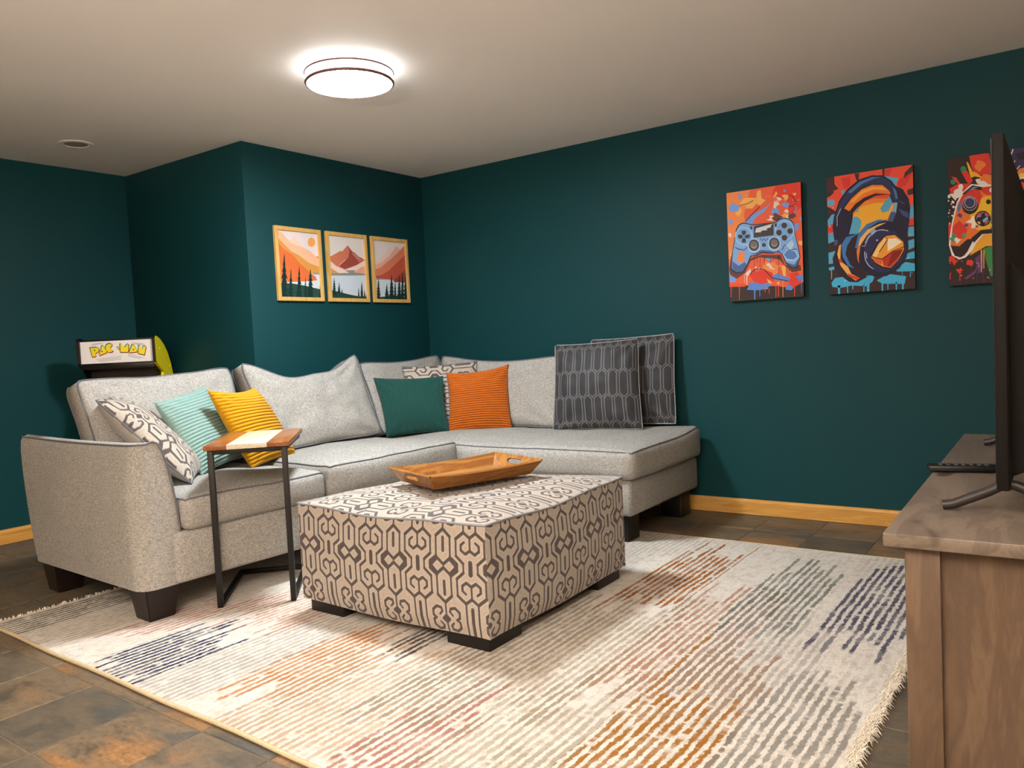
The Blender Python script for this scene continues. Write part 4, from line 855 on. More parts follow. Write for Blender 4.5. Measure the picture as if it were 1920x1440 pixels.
# ------------------------------------------------------------------ pillows
def pillow(name, q, thick, mat, label, category, group=None, kind='knife', nu=40, nv=40, pinch=.07, edge=.0, wob=.006, seed=0,
           topf=None, cfun=None, rib=None, pipe=None, p=2.4, rnd=.0):
    BL, BR, TR, TL = [Vector(a) for a in q]
    ctr = (BL+BR+TR+TL)/4
    base = Vector((ctr.x, ctr.y, min(BL.z, BR.z)))
    nrm = (BR-BL+TR-TL).cross(TL-BL+TR-BR).normalized()
    W = ((BR-BL).length+(TR-TL).length)/2
    Hh = ((TL-BL).length+(TR-BR).length)/2
    Rv = random.Random(seed)
    off = Vector((seed*3.1, seed*1.3, seed*.7))
    def flat(s, t):
        s2 = s*(1-pinch*(1-t*t)-rnd*abs(t)**9)
        t2 = t*(1-pinch*(1-s*s)-rnd*abs(s)**9)
        if topf and t > 0:
            t2 += topf(s)*max(0, t)**1.5
        u, v = (s2+1)/2, (t2+1)/2
        return BL*(1-u)*(1-v)+BR*u*(1-v)+TR*u*v+TL*(1-u)*v
    def pt(s, t, sd):
        w = flat(s, t)
        g = max(0, 1-abs(s)**p)*max(0, 1-abs(t)**p)
        h = edge+(thick/2-edge)*(g**.55)
        rim = max(abs(s), abs(t))
        if sd < 0:
            return w-nrm*h, h
        nz = noise.noise(w*5+off)*wob*1.6*(1-rim**4)+noise.noise(w*14+off)*wob*.5*(1-rim**6)
        # pull creases running in from the corners
        for cs, ct in ((-1, -1), (1, -1), (1, 1), (-1, 1)):
            dx, dy = s-cs, t-ct
            d = math.hypot(dx, dy)
            if d < .9:
                ang = math.atan2(dy, dx)
                nz += wob*.8*math.sin(ang*9+cs+ct*2+seed)*(d/.5)*max(0, 1-d/.9)
        if rib and sd > 0:
            nz += rib[2](s, t)
        return w+nrm*sd*(h+nz*(1 if sd > 0 else -.3)), h
    V, F, C = [], [], []
    def add(s, t, sd):
        w, h = pt(s, t, sd)
        V.append(w-base)
        if cfun is not None:
            C.append((s*W/2, t*Hh/2, sd))
        return len(V)-1
    gf = [[add(-1+2*i/nu, -1+2*j/nv, 1) for j in range(nv+1)] for i in range(nu+1)]
    nb, mb = min(nu, 24), min(nv, 24)
    fm = []
    gb = [[None]*(nv+1) for _ in range(nu+1)]
    for i in range(nu+1):
        for j in range(nv+1):
            if (i in (0, nu) or j in (0, nv)) and edge == 0:
                gb[i][j] = gf[i][j]
            else:
                gb[i][j] = add(-1+2*i/nu, -1+2*j/nv, -1)
    for i in range(nu):
        for j in range(nv):
            F.append((gf[i][j], gf[i+1][j], gf[i+1][j+1], gf[i][j+1]))
            F.append((gb[i][j], gb[i][j+1], gb[i+1][j+1], gb[i+1][j]))
    ringi = [(i, 0) for i in range(nu)]+[(nu, j) for j in range(nv)]+[(i, nv) for i in range(nu, 0, -1)]+[(0, j) for j in range(nv, 0, -1)]
    if edge:
        k = len(ringi)
        for a in range(k):
            (i, j), (i2, j2) = ringi[a], ringi[(a+1) % k]
            F.append((gb[i][j], gb[i2][j2], gf[i2][j2], gf[i][j]))
    if cfun:
        C = np.array(C)
        C = cfun(C[:, 0], C[:, 1], C[:, 2])
    o = mesh(name, V, F, mat, None, sm=0, cols=C if cfun else None)
    o.location = base
    tag(o, label, category, group)
    if pipe:
        step = max(1, len(ringi)//90)
        P = [V[gf[i][j]] for i, j in ringi[::step]]
        tube('piping', P, pipe[0], pipe[1], o, True, 6)
        if edge:
            tube('piping', [V[gb[i][j]] for i, j in ringi[::step]], pipe[0], pipe[1], o, True, 6)
    return o

# ------------------------------------------------------------------ greek key motif (fabric print), folded quarter tile in millimetres
SEG = [(30, 0, 30, 16, 3), (30, 16, 60, 40, 4.5), (60, 40, 60, 99, 3.2), (60, 99, 26, 124, 5), (26, 124, 3, 108, 4.5), (0, 62, 0, 110, 3.2),
       (0, 62, 20, 50, 4.5), (20, 50, 38, 62, 4.2), (38, 62, 38, 80, 4), (38, 80, 24, 90, 3.6), (26, 122, 26, 188, 3), (0, 0, 0, 20, 8),
       (0, 142, 0, 188, 6), (57, 0, 57, 12, 4.5), (57, 12, 86, 33, 5), (86, 33, 86, 104, 3.2), (86, 104, 117, 129, 5), (117, 129, 117, 188, 3),
       (63, 2, 88, 25, 4.5), (90, 27, 117, 6, 5), (117, 54, 117, 100, 5.2), (88, 174, 100, 162, 3.2), (100, 162, 96, 150, 4), (96, 150, 76, 146, 4.5),
       (76, 146, 58, 160, 4.5), (58, 160, 58, 180, 4), (58, 180, 71, 188, 4), (117, 178, 105, 188, 6)]
def motif(X, Y, light=(.44, .38, .315), rim=(.62, .56, .49), dark=(.072, .057, .055)):
    """arrays of mm coordinates -> colours"""
    A, T = 117.0, 188.0
    X = np.abs((X+A) % (2*A)-A)
    Y = np.abs((Y+T) % (2*T)-T)
    d = np.full(X.shape, 99.0)
    for x0, y0, x1, y1, hw in SEG:
        ex, ey = x1-x0, y1-y0
        t = np.clip(((X-x0)*ex+(Y-y0)*ey)/(ex*ex+ey*ey), 0, 1)
        d = np.minimum(d, np.hypot(X-x0-ex*t, Y-y0-ey*t)-hw-1.2)
    k = np.clip((d+1.1)/2.2, 0, 1)[..., None]
    e = np.clip(1-np.abs(d-2.2)/2.0, 0, 1)[..., None]*.8
    L = np.array(light)*(1-e)+np.array(rim)*e
    return np.array(dark)*(1-k)+L*k

# ------------------------------------------------------------------ large grey back cushions
bk = dict(mat=SOFA, category='cushion', group='grey back cushions of the sectional', edge=.055, pinch=.03, rnd=.05, pipe=(.0042, PIPE), nu=44, nv=32, wob=.010)
def back_cushion(q, thick, label, seed, topf=None, **kw):
    a = dict(bk); a.update(kw)
    return pillow('back_cushion', q, thick, label=label, seed=seed, topf=topf, **a)
back_cushion([(.31, -2.655, .50), (.31, -1.86, .50), (.165, -1.87, .985), (.165, -2.69, .97)], .22,
             'grey back cushion in front of the arcade cabinet, leftmost', 2, lambda s: -.06*(1-s*s)+.02*math.sin(s*9)*.3)
back_cushion([(.36, -1.76, .505), (.40, -.98, .515), (.225, -1.0, 1.02), (.19, -1.83, 1.005)], .22,
             'grey back cushion with sagging top and two peaked corners, below the landscapes', 5, lambda s: -.43*(1-abs(s)**1.7)+.05*math.sin(s*6+1)*(1-s*s), wob=.016, pinch=.045)
back_cushion([(.33, -.92, .5), (.33, -.20, .5), (.20, -.20, .985), (.20, -.97, .965)], .18,
             'grey back cushion in the sofa corner behind the green pillow', 7, lambda s: -.09*(1-s*s))
back_cushion([(.40, -.29, .505), (1.34, -.29, .505), (1.32, -.215, .955), (.33, -.215, .985)], .20,
             'grey back cushion along the back wall behind the orange pillow', 9, lambda s: -.16*(1-abs(s)**2))

# ------------------------------------------------------------------ throw pillows
def ribs(N, vert, amp=.0085):
    def f(s, t):
        a = s if vert else t
        fade = min(1, (1-abs(s))*12)*min(1, (1-abs(t))*12)
        return amp*(abs(math.sin(PI*N*(a+1)/2))**.6-.5)*(.25+.75*fade)
    return (N, vert, f)
def solid(h):
    c = lin(h)
    return lambda x, y, sd: np.tile(c, (len(x), 1))
def cord(q, thick, col, N, vert, label, seed, **kw):
    a = dict(pinch=.07, wob=.007)
    a.update(kw)
    return pillow('throw_pillow', q, thick, CORD, label, 'pillow', 'corduroy throw pillows', nu=N*6 if vert else 44, nv=44 if vert else N*6,
                  cfun=solid(col), rib=ribs(N, vert), seed=seed, **a)
cord([(.63, -2.345, .505), (.47, -1.98, .535), (.30, -2.085, .905), (.455, -2.455, .865)], .15, '84a29b', 24, False,
     'pale aqua corduroy throw pillow leaning left', 21, topf=lambda s: .03*s)
cord([(.665, -2.095, .50), (.535, -1.715, .51), (.44, -1.885, .885), (.545, -2.23, .90)], .15, 'cf9315', 23, False,
     'mustard yellow corduroy throw pillow behind the side table', 22, topf=lambda s: -.05*(1-s*s))
cord([(.43, -.935, .50), (.69, -.63, .505), (.60, -.56, .862), (.315, -.905, .876)], .13, '1a4a44', 34, True,
     'dark green corduroy throw pillow in the sofa corner', 23)
cord([(.665, -.62, .50), (1.01, -.39, .50), (.945, -.31, .918), (.60, -.535, .882)], .14, 'b8601b', 27, False,
     'burnt orange corduroy throw pillow on the chaise', 24, topf=lambda s: -.05*(1-s*s))
def motif_at(ox, oy, rot=False):
    def f(x, y, sd):
        a, b = (y, x) if rot else (x, y)
        c = motif(a*1000+ox, b*1000+oy)
        c[sd < 0] = (.36, .33, .28)
        return c
    return f
def pat_pillow(q, thick, label, seed, f, **kw):
    return pillow('throw_pillow', q, thick, TAPESTRY, label, 'pillow', 'greek key patterned pillows', nu=130, nv=130, cfun=f, seed=seed,
                  pipe=(.0038, PIPE), pinch=.05, **kw)
pat_pillow([(.40, -.69, .5), (.755, -.385, .5), (.675, -.30, .942), (.315, -.64, .93)], .12, 'cream and grey greek key pillow half hidden in the sofa corner', 31, motif_at(20, 40, True))
pat_pillow([(.80, -2.50, .508), (.55, -2.27, .53), (.13, -2.49, .905), (.42, -2.695, .888)], .16, 'cream and grey greek key pillow resting against the sofa arm', 32, motif_at(0, 90))
def hexcol(x, y, sd):
    # elongated honeycomb outline
    w, hgt = .0315, .155
    best = np.full(x.shape, 9.0)
    r = np.floor(y/hgt+.5)
    for row in (r-1, r, r+1):
        o = np.where(row % 2 == 1, w, 0)
        cx = np.floor((x-o)/(2*w)+.5)*2*w+o
        dx, dy = np.abs(x-cx), np.abs(y-row*hgt)
        best = np.minimum(best, np.abs(np.maximum(dx-.0235, (dy+dx-.085)*.7071)))
    k = np.clip((best-.0013)/.0016, 0, 1)[:, None]
    return np.array((.19, .187, .183))*(1-k)+np.array((.034, .034, .039))*k
GPIPE = plain('silver_piping', '9b9b9a', .6)
def hexp(q, thick, label, seed, **kw):
    return pillow('throw_pillow', q, thick, VELVET, label, 'pillow', 'charcoal honeycomb pillows', nu=150, nv=130, cfun=hexcol, seed=seed, pipe=(.0034, GPIPE), **kw)
hexp([(1.32, -.40, .505), (1.86, -.27, .512), (1.80, -.165, 1.042), (1.29, -.285, 1.024)], .17, 'charcoal honeycomb velvet pillow in front of its twin', 41, pinch=.03, wob=.013)
hexp([(1.44, -.12, .505), (2.00, -.115, .53), (1.985, -.06, 1.062), (1.42, -.065, 1.045)], .11, 'charcoal honeycomb velvet pillow with silver piping against the wall', 42, pinch=.02, wob=.014)

# ------------------------------------------------------------------ ottoman
OX0, OX1, OY0, OY1, OZ0, OZ1 = 1.385, 2.335, -2.405, -1.435, .062, .452
ott = empty('ottoman', ((OX0+OX1)/2, (OY0+OY1)/2, .012))
tag(ott, 'square ottoman upholstered in beige and brown greek key fabric', 'ottoman')
def grid(name, fpos, fmm, nu, nv, parent, flip=False):
    u, v = np.meshgrid(np.linspace(0, 1, nu+1), np.linspace(0, 1, nv+1), indexing='ij')
    P = fpos(u, v).reshape(-1, 3)-np.array(ott.location)
    X, Y = fmm(u, v)
    Cc = motif(X, Y).reshape(-1, 3)
    i, j = np.meshgrid(np.arange(nu), np.arange(nv), indexing='ij')
    a = (i*(nv+1)+j).ravel()
    q = np.stack([a, a+nv+1, a+nv+2, a+1], 1)
    if flip:
        q = q[:, ::-1]
    me = bpy.data.meshes.new(name)
    me.vertices.add(len(P)); me.vertices.foreach_set('co', P.ravel().astype(np.float32))
    me.loops.add(q.size); me.loops.foreach_set('vertex_index', q.ravel().astype(np.int32))
    me.polygons.add(len(q)); me.polygons.foreach_set('loop_start', np.arange(0, q.size, 4, dtype=np.int32))
    me.update(calc_edges=True)
    at = me.color_attributes.new('Col', 'FLOAT_COLOR', 'POINT')
    at.data.foreach_set('color', np.concatenate([Cc, np.ones((len(Cc), 1))], 1).ravel().astype(np.float32))
    me.materials.append(TAPESTRY)
    smooth(me)
    return link(bpy.data.objects.new(name, me), parent)
def wave(u, a, k, ph):
    return a*np.sin(u*k+ph)*np.sin(PI*u)
def side(x0, y0, x1, y1, nx, ny):
    def f(u, v):
        b = .014*np.sin(PI*u)**.6*np.sin(PI*np.clip(v, 0, 1))**.7
        zt = OZ1-.012*np.sin(PI*u)+wave(u, .006, 9, 1.0)
        zb = OZ0+.006*np.cos(2*PI*u)-.004
        tuck = -.010*np.clip(.12-v, 0, 1)/.12*np.sin(PI*u)**.4
        return np.stack([x0+(x1-x0)*u+nx*(b+tuck), y0+(y1-y0)*u+ny*(b+tuck), zb+(zt-zb)*v], -1)
    return f
sid = dict(front=((OX0, OY0, OX1, OY0, 0, -1), lambda u, v: ((u-1)*(OX1-OX0)*1000+66, (.30-(OZ0+(OZ1-OZ0)*v))*1000), 380, 170),
           right=((OX1, OY0, OX1, OY1, 1, 0), lambda u, v: (u*(OY1-OY0)*1000-112, (.30-(OZ0+(OZ1-OZ0)*v))*1000), 380, 170),
           back=((OX1, OY1, OX0, OY1, 0, 1), lambda u, v: (u*960, (.30-(OZ0+(OZ1-OZ0)*v))*1000), 150, 70),
           left=((OX0, OY1, OX0, OY0, -1, 0), lambda u, v: (u*960, (.30-(OZ0+(OZ1-OZ0)*v))*1000), 150, 70))
edges = []
for k, (a, fm, nu, nv) in sid.items():
    fs = side(*a)
    grid('side_panel', fs, fm, nu, nv, ott)
    uu = np.linspace(0, 1, 31)[:-1]
    edges += [tuple(p-np.array(ott.location)) for p in fs(uu, np.ones_like(uu))]
def topf(u, v):
    x, y = OX0+(OX1-OX0)*u, OY0+(OY1-OY0)*v
    bx = .014*np.sin(PI*u)**.6*0
    e = (1-np.abs(2*u-1)**2.6)*(1-np.abs(2*v-1)**2.6)
    f0, f1 = -.012*np.sin(PI*u)+wave(u, .006, 9, 1.0), -.012*np.sin(PI*u)+wave(1-u, .006, 9, 1.0)
    g0, g1 = -.012*np.sin(PI*v)+wave(1-v, .006, 9, 1.0), -.012*np.sin(PI*v)+wave(v, .006, 9, 1.0)
    rim = f0*(1-v)+f1*v+g0*(1-u)+g1*u
    return np.stack([x, y, OZ1+rim+.045*e**.7], -1)
grid('top_panel', topf, lambda u, v: (v*(OY1-OY0)*1000+30, u*(OX1-OX0)*1000+60), 330, 330, ott)
tube('piping', edges, .0045, plain('grey_welt', '8a8a8c', .8), ott, True, 8)
lx, ly, lz = ott.location
box('underside', (OX0+.03-lx, OY0+.03-ly, .05), (OX1-.03-lx, OY1-.03-ly, .075), BLACK, ott, 0)
for fx in (OX0+.02-lx, OX1-.02-.19-lx):
    for fy in (OY0+.02-ly, OY1-.02-.19-ly):
        box('foot', (fx, fy, 0.0), (fx+.19, fy+.19, .062), BLACK, ott, .004)

# ------------------------------------------------------------------ serving tray
ACA = wood('acacia', [(.2, '5f3415'), (.42, '8a5727'), (.6, 'a8783f'), (.85, '75451d')], 'x', 10, 7, .35)
tray = empty('serving_tray', (1.8265, -1.871, .4935), math.radians(70.5))
tag(tray, 'wooden serving tray with cut-out handles lying on the ottoman', 'tray')
def panel(name, quad, th, parent, hole=None, curve=0.0):
    """quad: BL,BR,TR,TL outer face; thickness inward (to +normal); optional slot hole (u0,u1,v0,v1)"""
    BL, BR, TR, TL = [Vector(q) for q in quad]
    nrm = (BR-BL).cross(TL-BL).normalized()
    def P(u, v):
        p = BL*(1-u)*(1-v)+BR*u*(1-v)+TR*u*v+TL*(1-u)*v
        p.z += curve*((2*u-1)**2-1)*v
        return p
    N = 32
    bm = bmesh.new()
    if hole is None:
        rows = []
        for d in (0, 1):
            rows.append([[bm.verts.new(P(i/N, j)-nrm*th*d) for j in (0, 1)] for i in range(N+1)])
        for i in range(N):
            a, b = rows
            bm.faces.new((a[i][0], a[i+1][0], a[i+1][1], a[i][1]))
            bm.faces.new((b[i][1], b[i+1][1], b[i+1][0], b[i][0]))
            bm.faces.new((a[i][1], a[i+1][1], b[i+1][1], b[i][1]))
            bm.faces.new((a[i+1][0], a[i][0], b[i][0], b[i+1][0]))
        for i in (0, N):
            bm.faces.new((rows[0][i][0], rows[0][i][1], rows[1][i][1], rows[1][i][0]))
    else:
        cu, cv = (hole[0]+hole[1])/2, (hole[2]+hole[3])/2
        hu, hv = (hole[1]-hole[0])/2, (hole[3]-hole[2])/2
        W = (BR-BL).length; Hh = (TL-BL).length
        r = hv*Hh
        inner, outer = [], []
        for i in range(N):
            a = 2*PI*(i+.5)/N
            c, s = math.cos(a), math.sin(a)
            x = c*r+(hu*W-r)*(1 if c > 0 else -1); y = s*r
            inner.append((cu+x/W, cv+y/Hh))
            k = min((1-cu)/abs(c) if c > 0 else cu/abs(c), ((1-cv)/s if s > 0 else cv/-s)*1.0)
            sc = min((1-cu if c > 0 else cu)/max(1e-6, abs(c)), (1-cv if s > 0 else cv)/max(1e-6, abs(s)))
            outer.append((cu+c*sc, cv+s*sc))
        # snap the sample nearest each corner
        for co in ((0, 0), (1, 0), (1, 1), (0, 1)):
            b = min(range(N), key=lambda i: math.hypot(outer[i][0]-co[0], outer[i][1]-co[1]))
            outer[b] = co
        A = [[bm.verts.new(P(*q)-nrm*th*d) for q in L] for d in (0, 1) for L in (outer, inner)]
        for i in range(N):
            j = (i+1) % N
            bm.faces.new((A[0][i], A[0][j], A[1][j], A[1][i]))
            bm.faces.new((A[2][j], A[2][i], A[3][i], A[3][j]))
            bm.faces.new((A[0][j], A[0][i], A[2][i], A[2][j]))
            bm.faces.new((A[1][i], A[1][j], A[3][j], A[3][i]))
    bmesh.ops.recalc_face_normals(bm, faces=bm.faces)
    return bm_obj(name, bm, ACA, parent, 30)
a0, b0, a1, b1, zt = .232, .143, .275, .182, .058
box('tray_floor', (-a0+.004, -b0+.004, .002), (a0-.004, b0-.004, .010), ACA, tray, .001)
panel('tray_side', [(-a0, -b0, 0), (a0, -b0, 0), (a1, -b1, zt), (-a1, -b1, zt)], .009, tray, curve=.010)
panel('tray_side', [(a0, b0, 0), (-a0, b0, 0), (-a1, b1, zt), (a1, b1, zt)], .009, tray, curve=.010)
panel('tray_end', [(a0, -b0, 0), (a0, b0, 0), (a1, b1, zt), (a1, -b1, zt)], .009, tray, hole=(.34, .66, .42, .76))
panel('tray_end', [(-a0, b0, 0), (-a0, -b0, 0), (-a1, -b1, zt), (-a1, b1, zt)], .009, tray, hole=(.34, .66, .42, .76))

# ------------------------------------------------------------------ C-shaped side table
tbl = empty('side_table', (1.027, -2.563, .0), math.radians(44.8))
tag(tbl, 'slim black metal C-shaped side table with wood and white marble top', 'side table')
BMET = plain('black_powder_coated_steel', '0f0d0b', .5, .4)
TW, TD, TZ, bw = .318, .515, .672, .022
z0 = .0125
for x in (0, TW-bw):
    box('front_leg', (x, 0, z0), (x+bw, bw+.006, TZ), BMET, tbl, .0015)
    box('base_bar', (x, bw+.006, z0), (x+bw, TD, z0+.02), BMET, tbl, .0015)
    box('top_bar', (x, bw+.006, TZ-.02), (x+bw, TD, TZ), BMET, tbl, .0015)
box('base_cross_bar', (bw, TD-bw, z0), (TW-bw, TD, z0+.02), BMET, tbl, .0015)
box('top_cross_bar', (bw, 0.001, TZ-.02), (TW-bw, bw, TZ), BMET, tbl, .0015)
box('top_cross_bar', (bw, TD-bw, TZ-.02), (TW-bw, TD, TZ), BMET, tbl, .0015)
WALN = wood('warm_walnut', [(.2, '6a3818'), (.5, '8d5428'), (.8, 'a66d3a')], 'y', 12, 8, .28, spec=.5)
n = NT('white_marble', .22, .5)
c = n.coord()
vein = n.noise(c, 9, 5, .6, 2.0)
n.color(n.mix(n.sstep(n.math('ABSOLUTE', n.math('SUBTRACT', vein, .5)), .03, .0), lin('d9d0bb'), lin('c4b698')))
MARB = n.m
x0, x1, y0, y1 = -.012, TW+.012, -.014, TD+.012
w = x1-x0
box('wood_inlay', (x0, y0, TZ), (x0+w*.27, y1, TZ+.02), WALN, tbl, .0015)
box('marble_inlay', (x0+w*.27, y0, TZ), (x0+w*.74, y1, TZ+.02), MARB, tbl, .0008)
box('wood_inlay', (x0+w*.74, y0, TZ), (x1, y1, TZ+.02), WALN, tbl, .0015)

# ------------------------------------------------------------------ area rug
rc = [(.325, -3.142), (3.495, -3.20), (3.515, -.655), (.36, -.662)]
rug = empty('area_rug', (1.9, -1.9, 0))
tag(rug, 'cream area rug with staggered stripes in navy, rust, ochre and grey', 'rug')
n = NT('striped_rug', .95, .1)
P = n.vmath('ADD', n.coord(), (1.9, -1.9, 0))
wob = n.noise(P, 4, 2)
X, Y, Z = n.xyz(P)
X2 = n.math('ADD', X, n.math('MULTIPLY', n.math('SUBTRACT', wob, .5), .018))
pitch = .0275
px = n.math('DIVIDE', X2, pitch)
ident = n.math('FLOOR', px)
fr = n.math('FRACT', px)
tri = n.math('ABSOLUTE', n.math('SUBTRACT', fr, .5))
rag = n.noise(n.vec(n.math('MULTIPLY', X, 110), n.math('MULTIPLY', Y, 42)), 1, 4, .75)
lw = n.math('ADD', .26, n.math('MULTIPLY', n.math('SUBTRACT', n.noise(n.vec(ident, n.math('MULTIPLY', Y, 11)), 1.0, 2), .5), .55))
stripe = n.sstep(n.math('SUBTRACT', n.math('ADD', tri, n.math('MULTIPLY', n.math('SUBTRACT', rag, .5), 1.0)), lw), .07, -.07)
j1 = n.math('SUBTRACT', n.white(n.vec(ident, 1.0, 2.0)), .5)
j2 = n.math('SUBTRACT', n.white(n.vec(ident, 5.0, 7.0)), .5)
dash = n.noise(n.vec(n.math('MULTIPLY', ident, 3.7), n.math('MULTIPLY', Y, 14.0)), 1.0, 3, .65)
speck = n.noise(P, 150, 3, .7)
tone = n.noise(n.scale(P, (1.2, .8, 1)), 3.0, 4, .6)
col = n.mix(tone, lin('e0dcd4'), lin('c6bfb4'))
col = n.mix(n.math('MULTIPLY', n.sstep(speck, .46, .66), .45), col, lin('b3a795'))
blot = n.sstep(n.noise(n.scale(P, (1, .7, 1)), 9, 4, .65), .33, .55)
solid_stripe = n.math('MULTIPLY', stripe, n.math('ADD', .7, n.math('MULTIPLY', blot, .3)))
stripe = n.math('MULTIPLY', stripe, n.math('ADD', .3, n.math('MULTIPLY', blot, .7)))
mott = n.noise(n.scale(P, (1.6, 1, 1)), 26, 5, .7)
col = n.mix(n.math('MULTIPLY', n.sstep(mott, .47, .64), .5), col, lin('ab9f90'))
# pale stripes all over, stronger in blocks
blk = n.noise(n.vec(n.math('MULTIPLY', n.math('FLOOR', n.math('DIVIDE', X, .21)), 1.7), n.math('MULTIPLY', Y, 1.5)), 1.0, 2, .5)
pale = n.math('MULTIPLY', n.math('MULTIPLY', stripe, n.sstep(blk, .42, .70)), n.sstep(dash, .3, .5))
tint = n.mix(n.noise(P, 1.6, 2), lin('8e8a85'), lin('a58f72'))
col = n.mix(n.math('MULTIPLY', pale, .46), col, tint)
PATCH = [(1.12, 1.46, -3.20, -2.70, '2b2d4a', 1.0), (.88, 1.10, -2.95, -2.42, 'a96d5e', .7), (1.70, 2.02, -2.97, -2.45, 'a5662c', .9), (1.90, 2.36, -3.25, -2.50, 'a3876a', .7),
         (2.36, 2.60, -3.25, -2.66, '93564a', .85), (2.40, 2.68, -1.74, -.86, '935a2a', 1.0), (2.70, 3.02, -2.42, -1.45, '9a6a50', .85), (2.88, 3.21, -2.98, -2.04, '93652f', 1.0),
         (2.86, 3.14, -1.76, -.96, '5f655f', .85), (3.19, 3.46, -1.76, -.86, '433f55', .95), (3.19, 3.46, -3.2, -2.10, '77756f', .85), (1.96, 2.10, -2.52, -2.16, '332d33', .9),
         (.36, .58, -3.2, -2.45, '55503f', .85), (1.46, 1.74, -3.2, -2.3, '8d8a88', .6), (2.20, 2.50, -2.95, -1.7, '84796a', .7), (2.50, 2.74, -2.7, -1.7, '8a7a5e', .6),
         (2.92, 3.28, -2.35, -1.66, '8f8a86', .6), (1.10, 1.50, -2.62, -2.1, 'a3664c', .6), (2.55, 2.9, -3.2, -2.45, '8a7d68', .6), (.58, .86, -3.2, -2.6, '9a8b76', .5), (1.05, 2.45, -1.1, -.6, '9d9080', .4)]
for xa, xb, ya, yb, hx, stg in PATCH:
    m = n.math('MULTIPLY', n.sstep(n.math('SUBTRACT', Y, n.math('ADD', ya, n.math('MULTIPLY', j1, .26))), -.01, .02),
               n.sstep(n.math('SUBTRACT', n.math('ADD', yb, n.math('MULTIPLY', j2, .30)), Y), -.01, .02))
    m = n.math('MULTIPLY', m, n.math('MULTIPLY', n.math('GREATER_THAN', X2, xa), n.math('LESS_THAN', X2, xb)))
    m = n.math('MULTIPLY', m, n.math('MULTIPLY', solid_stripe, n.sstep(dash, .30, .44)))
    col = n.mix(n.math('MULTIPLY', m, stg), col, lin(hx))
n.color(col)
n.bump(n.math('ADD', n.math('MULTIPLY', stripe, -.6), speck), .5, .004)
RUG = n.m
V = [(x-1.9, y+1.9, z) for z in (.001, .012) for x, y in rc]
mesh('pile', V, [(3, 2, 1, 0), (4, 5, 6, 7), (0, 1, 5, 4), (1, 2, 6, 5), (2, 3, 7, 6), (3, 0, 4, 7)], RUG, rug)
BIND = fabric('rug_binding', 'b5a281', 'd0c09f', 300)
for a, b in ((0, 1), (2, 3)):
    pa, pb = rc[a], rc[b]
    tube('binding', [(pa[0]+(pb[0]-pa[0])*k/30-1.9, pa[1]+(pb[1]-pa[1])*k/30+1.9+.003*math.sin(k*.9), .0075) for k in range(31)], .0072, BIND, rug)
FRG = fabric('rug_fringe', 'cfc3ae', 'efe6d6', 300)
Rn = random.Random(4)
for (pa, pb, sx, lenf, cnt) in ((rc[1], rc[2], 1, .016, 2200), (rc[0], rc[3], -1, .007, 700)):
    V, F = [], []
    for k in range(cnt):
        t = Rn.random()
        x, y = pa[0]+(pb[0]-pa[0])*t-1.9, pa[1]+(pb[1]-pa[1])*t+1.9
        L = lenf*(.5+Rn.random())
        a = Rn.uniform(-.9, .9)
        dx, dy = sx*math.cos(a), math.sin(a)
        st = Rn.uniform(-.03, .0)*(1 if sx > 0 else .4)
        w = .0014
        z1 = .012+Rn.uniform(.002, .010)
        p0 = Vector((x+sx*st, y, .011)); p1 = Vector((x+sx*st+dx*L*.5, y+dy*L*.5, z1)); p2 = Vector((x+sx*st+dx*L, y+dy*L, max(.004, z1-.011)))
        nn = Vector((-dy, dx, 0))*w
        b = len(V)
        for pnt, sc in ((p0, 1), (p1, 1), (p2, .4)):
            V += [pnt+nn*sc, pnt-nn*sc, pnt+Vector((0, 0, w*1.5*sc))]
        for s0 in (0, 3):
            for e in ((0, 1), (1, 2), (2, 0)):
                F.append((b+s0+e[0], b+s0+e[1], b+s0+3+e[1], b+s0+3+e[0]))
    o = mesh('fringe', V, F, FRG, rug)
    o['kind'] = 'stuff'

# ------------------------------------------------------------------ TV console
TAUPE = [(.2, '51473d'), (.45, '665a4f'), (.6, '74685b'), (.85, '5a5046')]
CTOP = wood('grey_brown_laminate_top', TAUPE, 'y', 6, 5, .42, True)
CSIDE = wood('grey_brown_laminate_side', [(.2, '44372d'), (.45, '5b4939'), (.6, '6a5643'), (.85, '4d3e32')], 'z', 7, 6, .5, True)
con = empty('tv_console', (3.82, -2.0, 0), math.radians(.9))
tag(con, 'grey-brown wood television console in the right foreground', 'console')
kx0, kx1, ky0, ky1, kz = -.205, .215, -.788, .790, .65
box('console_top', (kx0, ky0, kz-.027), (kx1, ky1, kz), CTOP, con, .003)
bx0, bx1, by0, by1 = kx0+.034, kx1-.01, ky0+.026, ky1-.026
box('body', (bx0+.02, by0+.020, .06), (bx1, by1-.020, kz-.0275), CSIDE, con, .0)
for y in (by0, by1-.012):
    for x in (bx0, bx1-.062):
        box('stile', (x, y, .0), (x+.062, y+.012, kz-.0275), CSIDE, con, .002)
    box('bottom_rail', (bx0+.063, y+.001, .0), (bx1-.063, y+.011, .075), CSIDE, con, .002)
dn = 3
dl = (by1-by0-.02)/dn
for k in range(dn):
    ya, yb2 = by0+.01+dl*k+.003, by0+.01+dl*(k+1)-.003
    d = box('door', (bx0+.002, ya, .075), (bx0+.0195, yb2, kz-.032), CSIDE, con, .002)
    box('handle', (bx0-.012, yb2-.04, .30), (bx0+.001, yb2-.03, .42), BMET, d, .002)
box('plinth', (bx0+.005, by0+.013, .0), (bx0+.02, by1-.013, .07), CSIDE, con, .002)

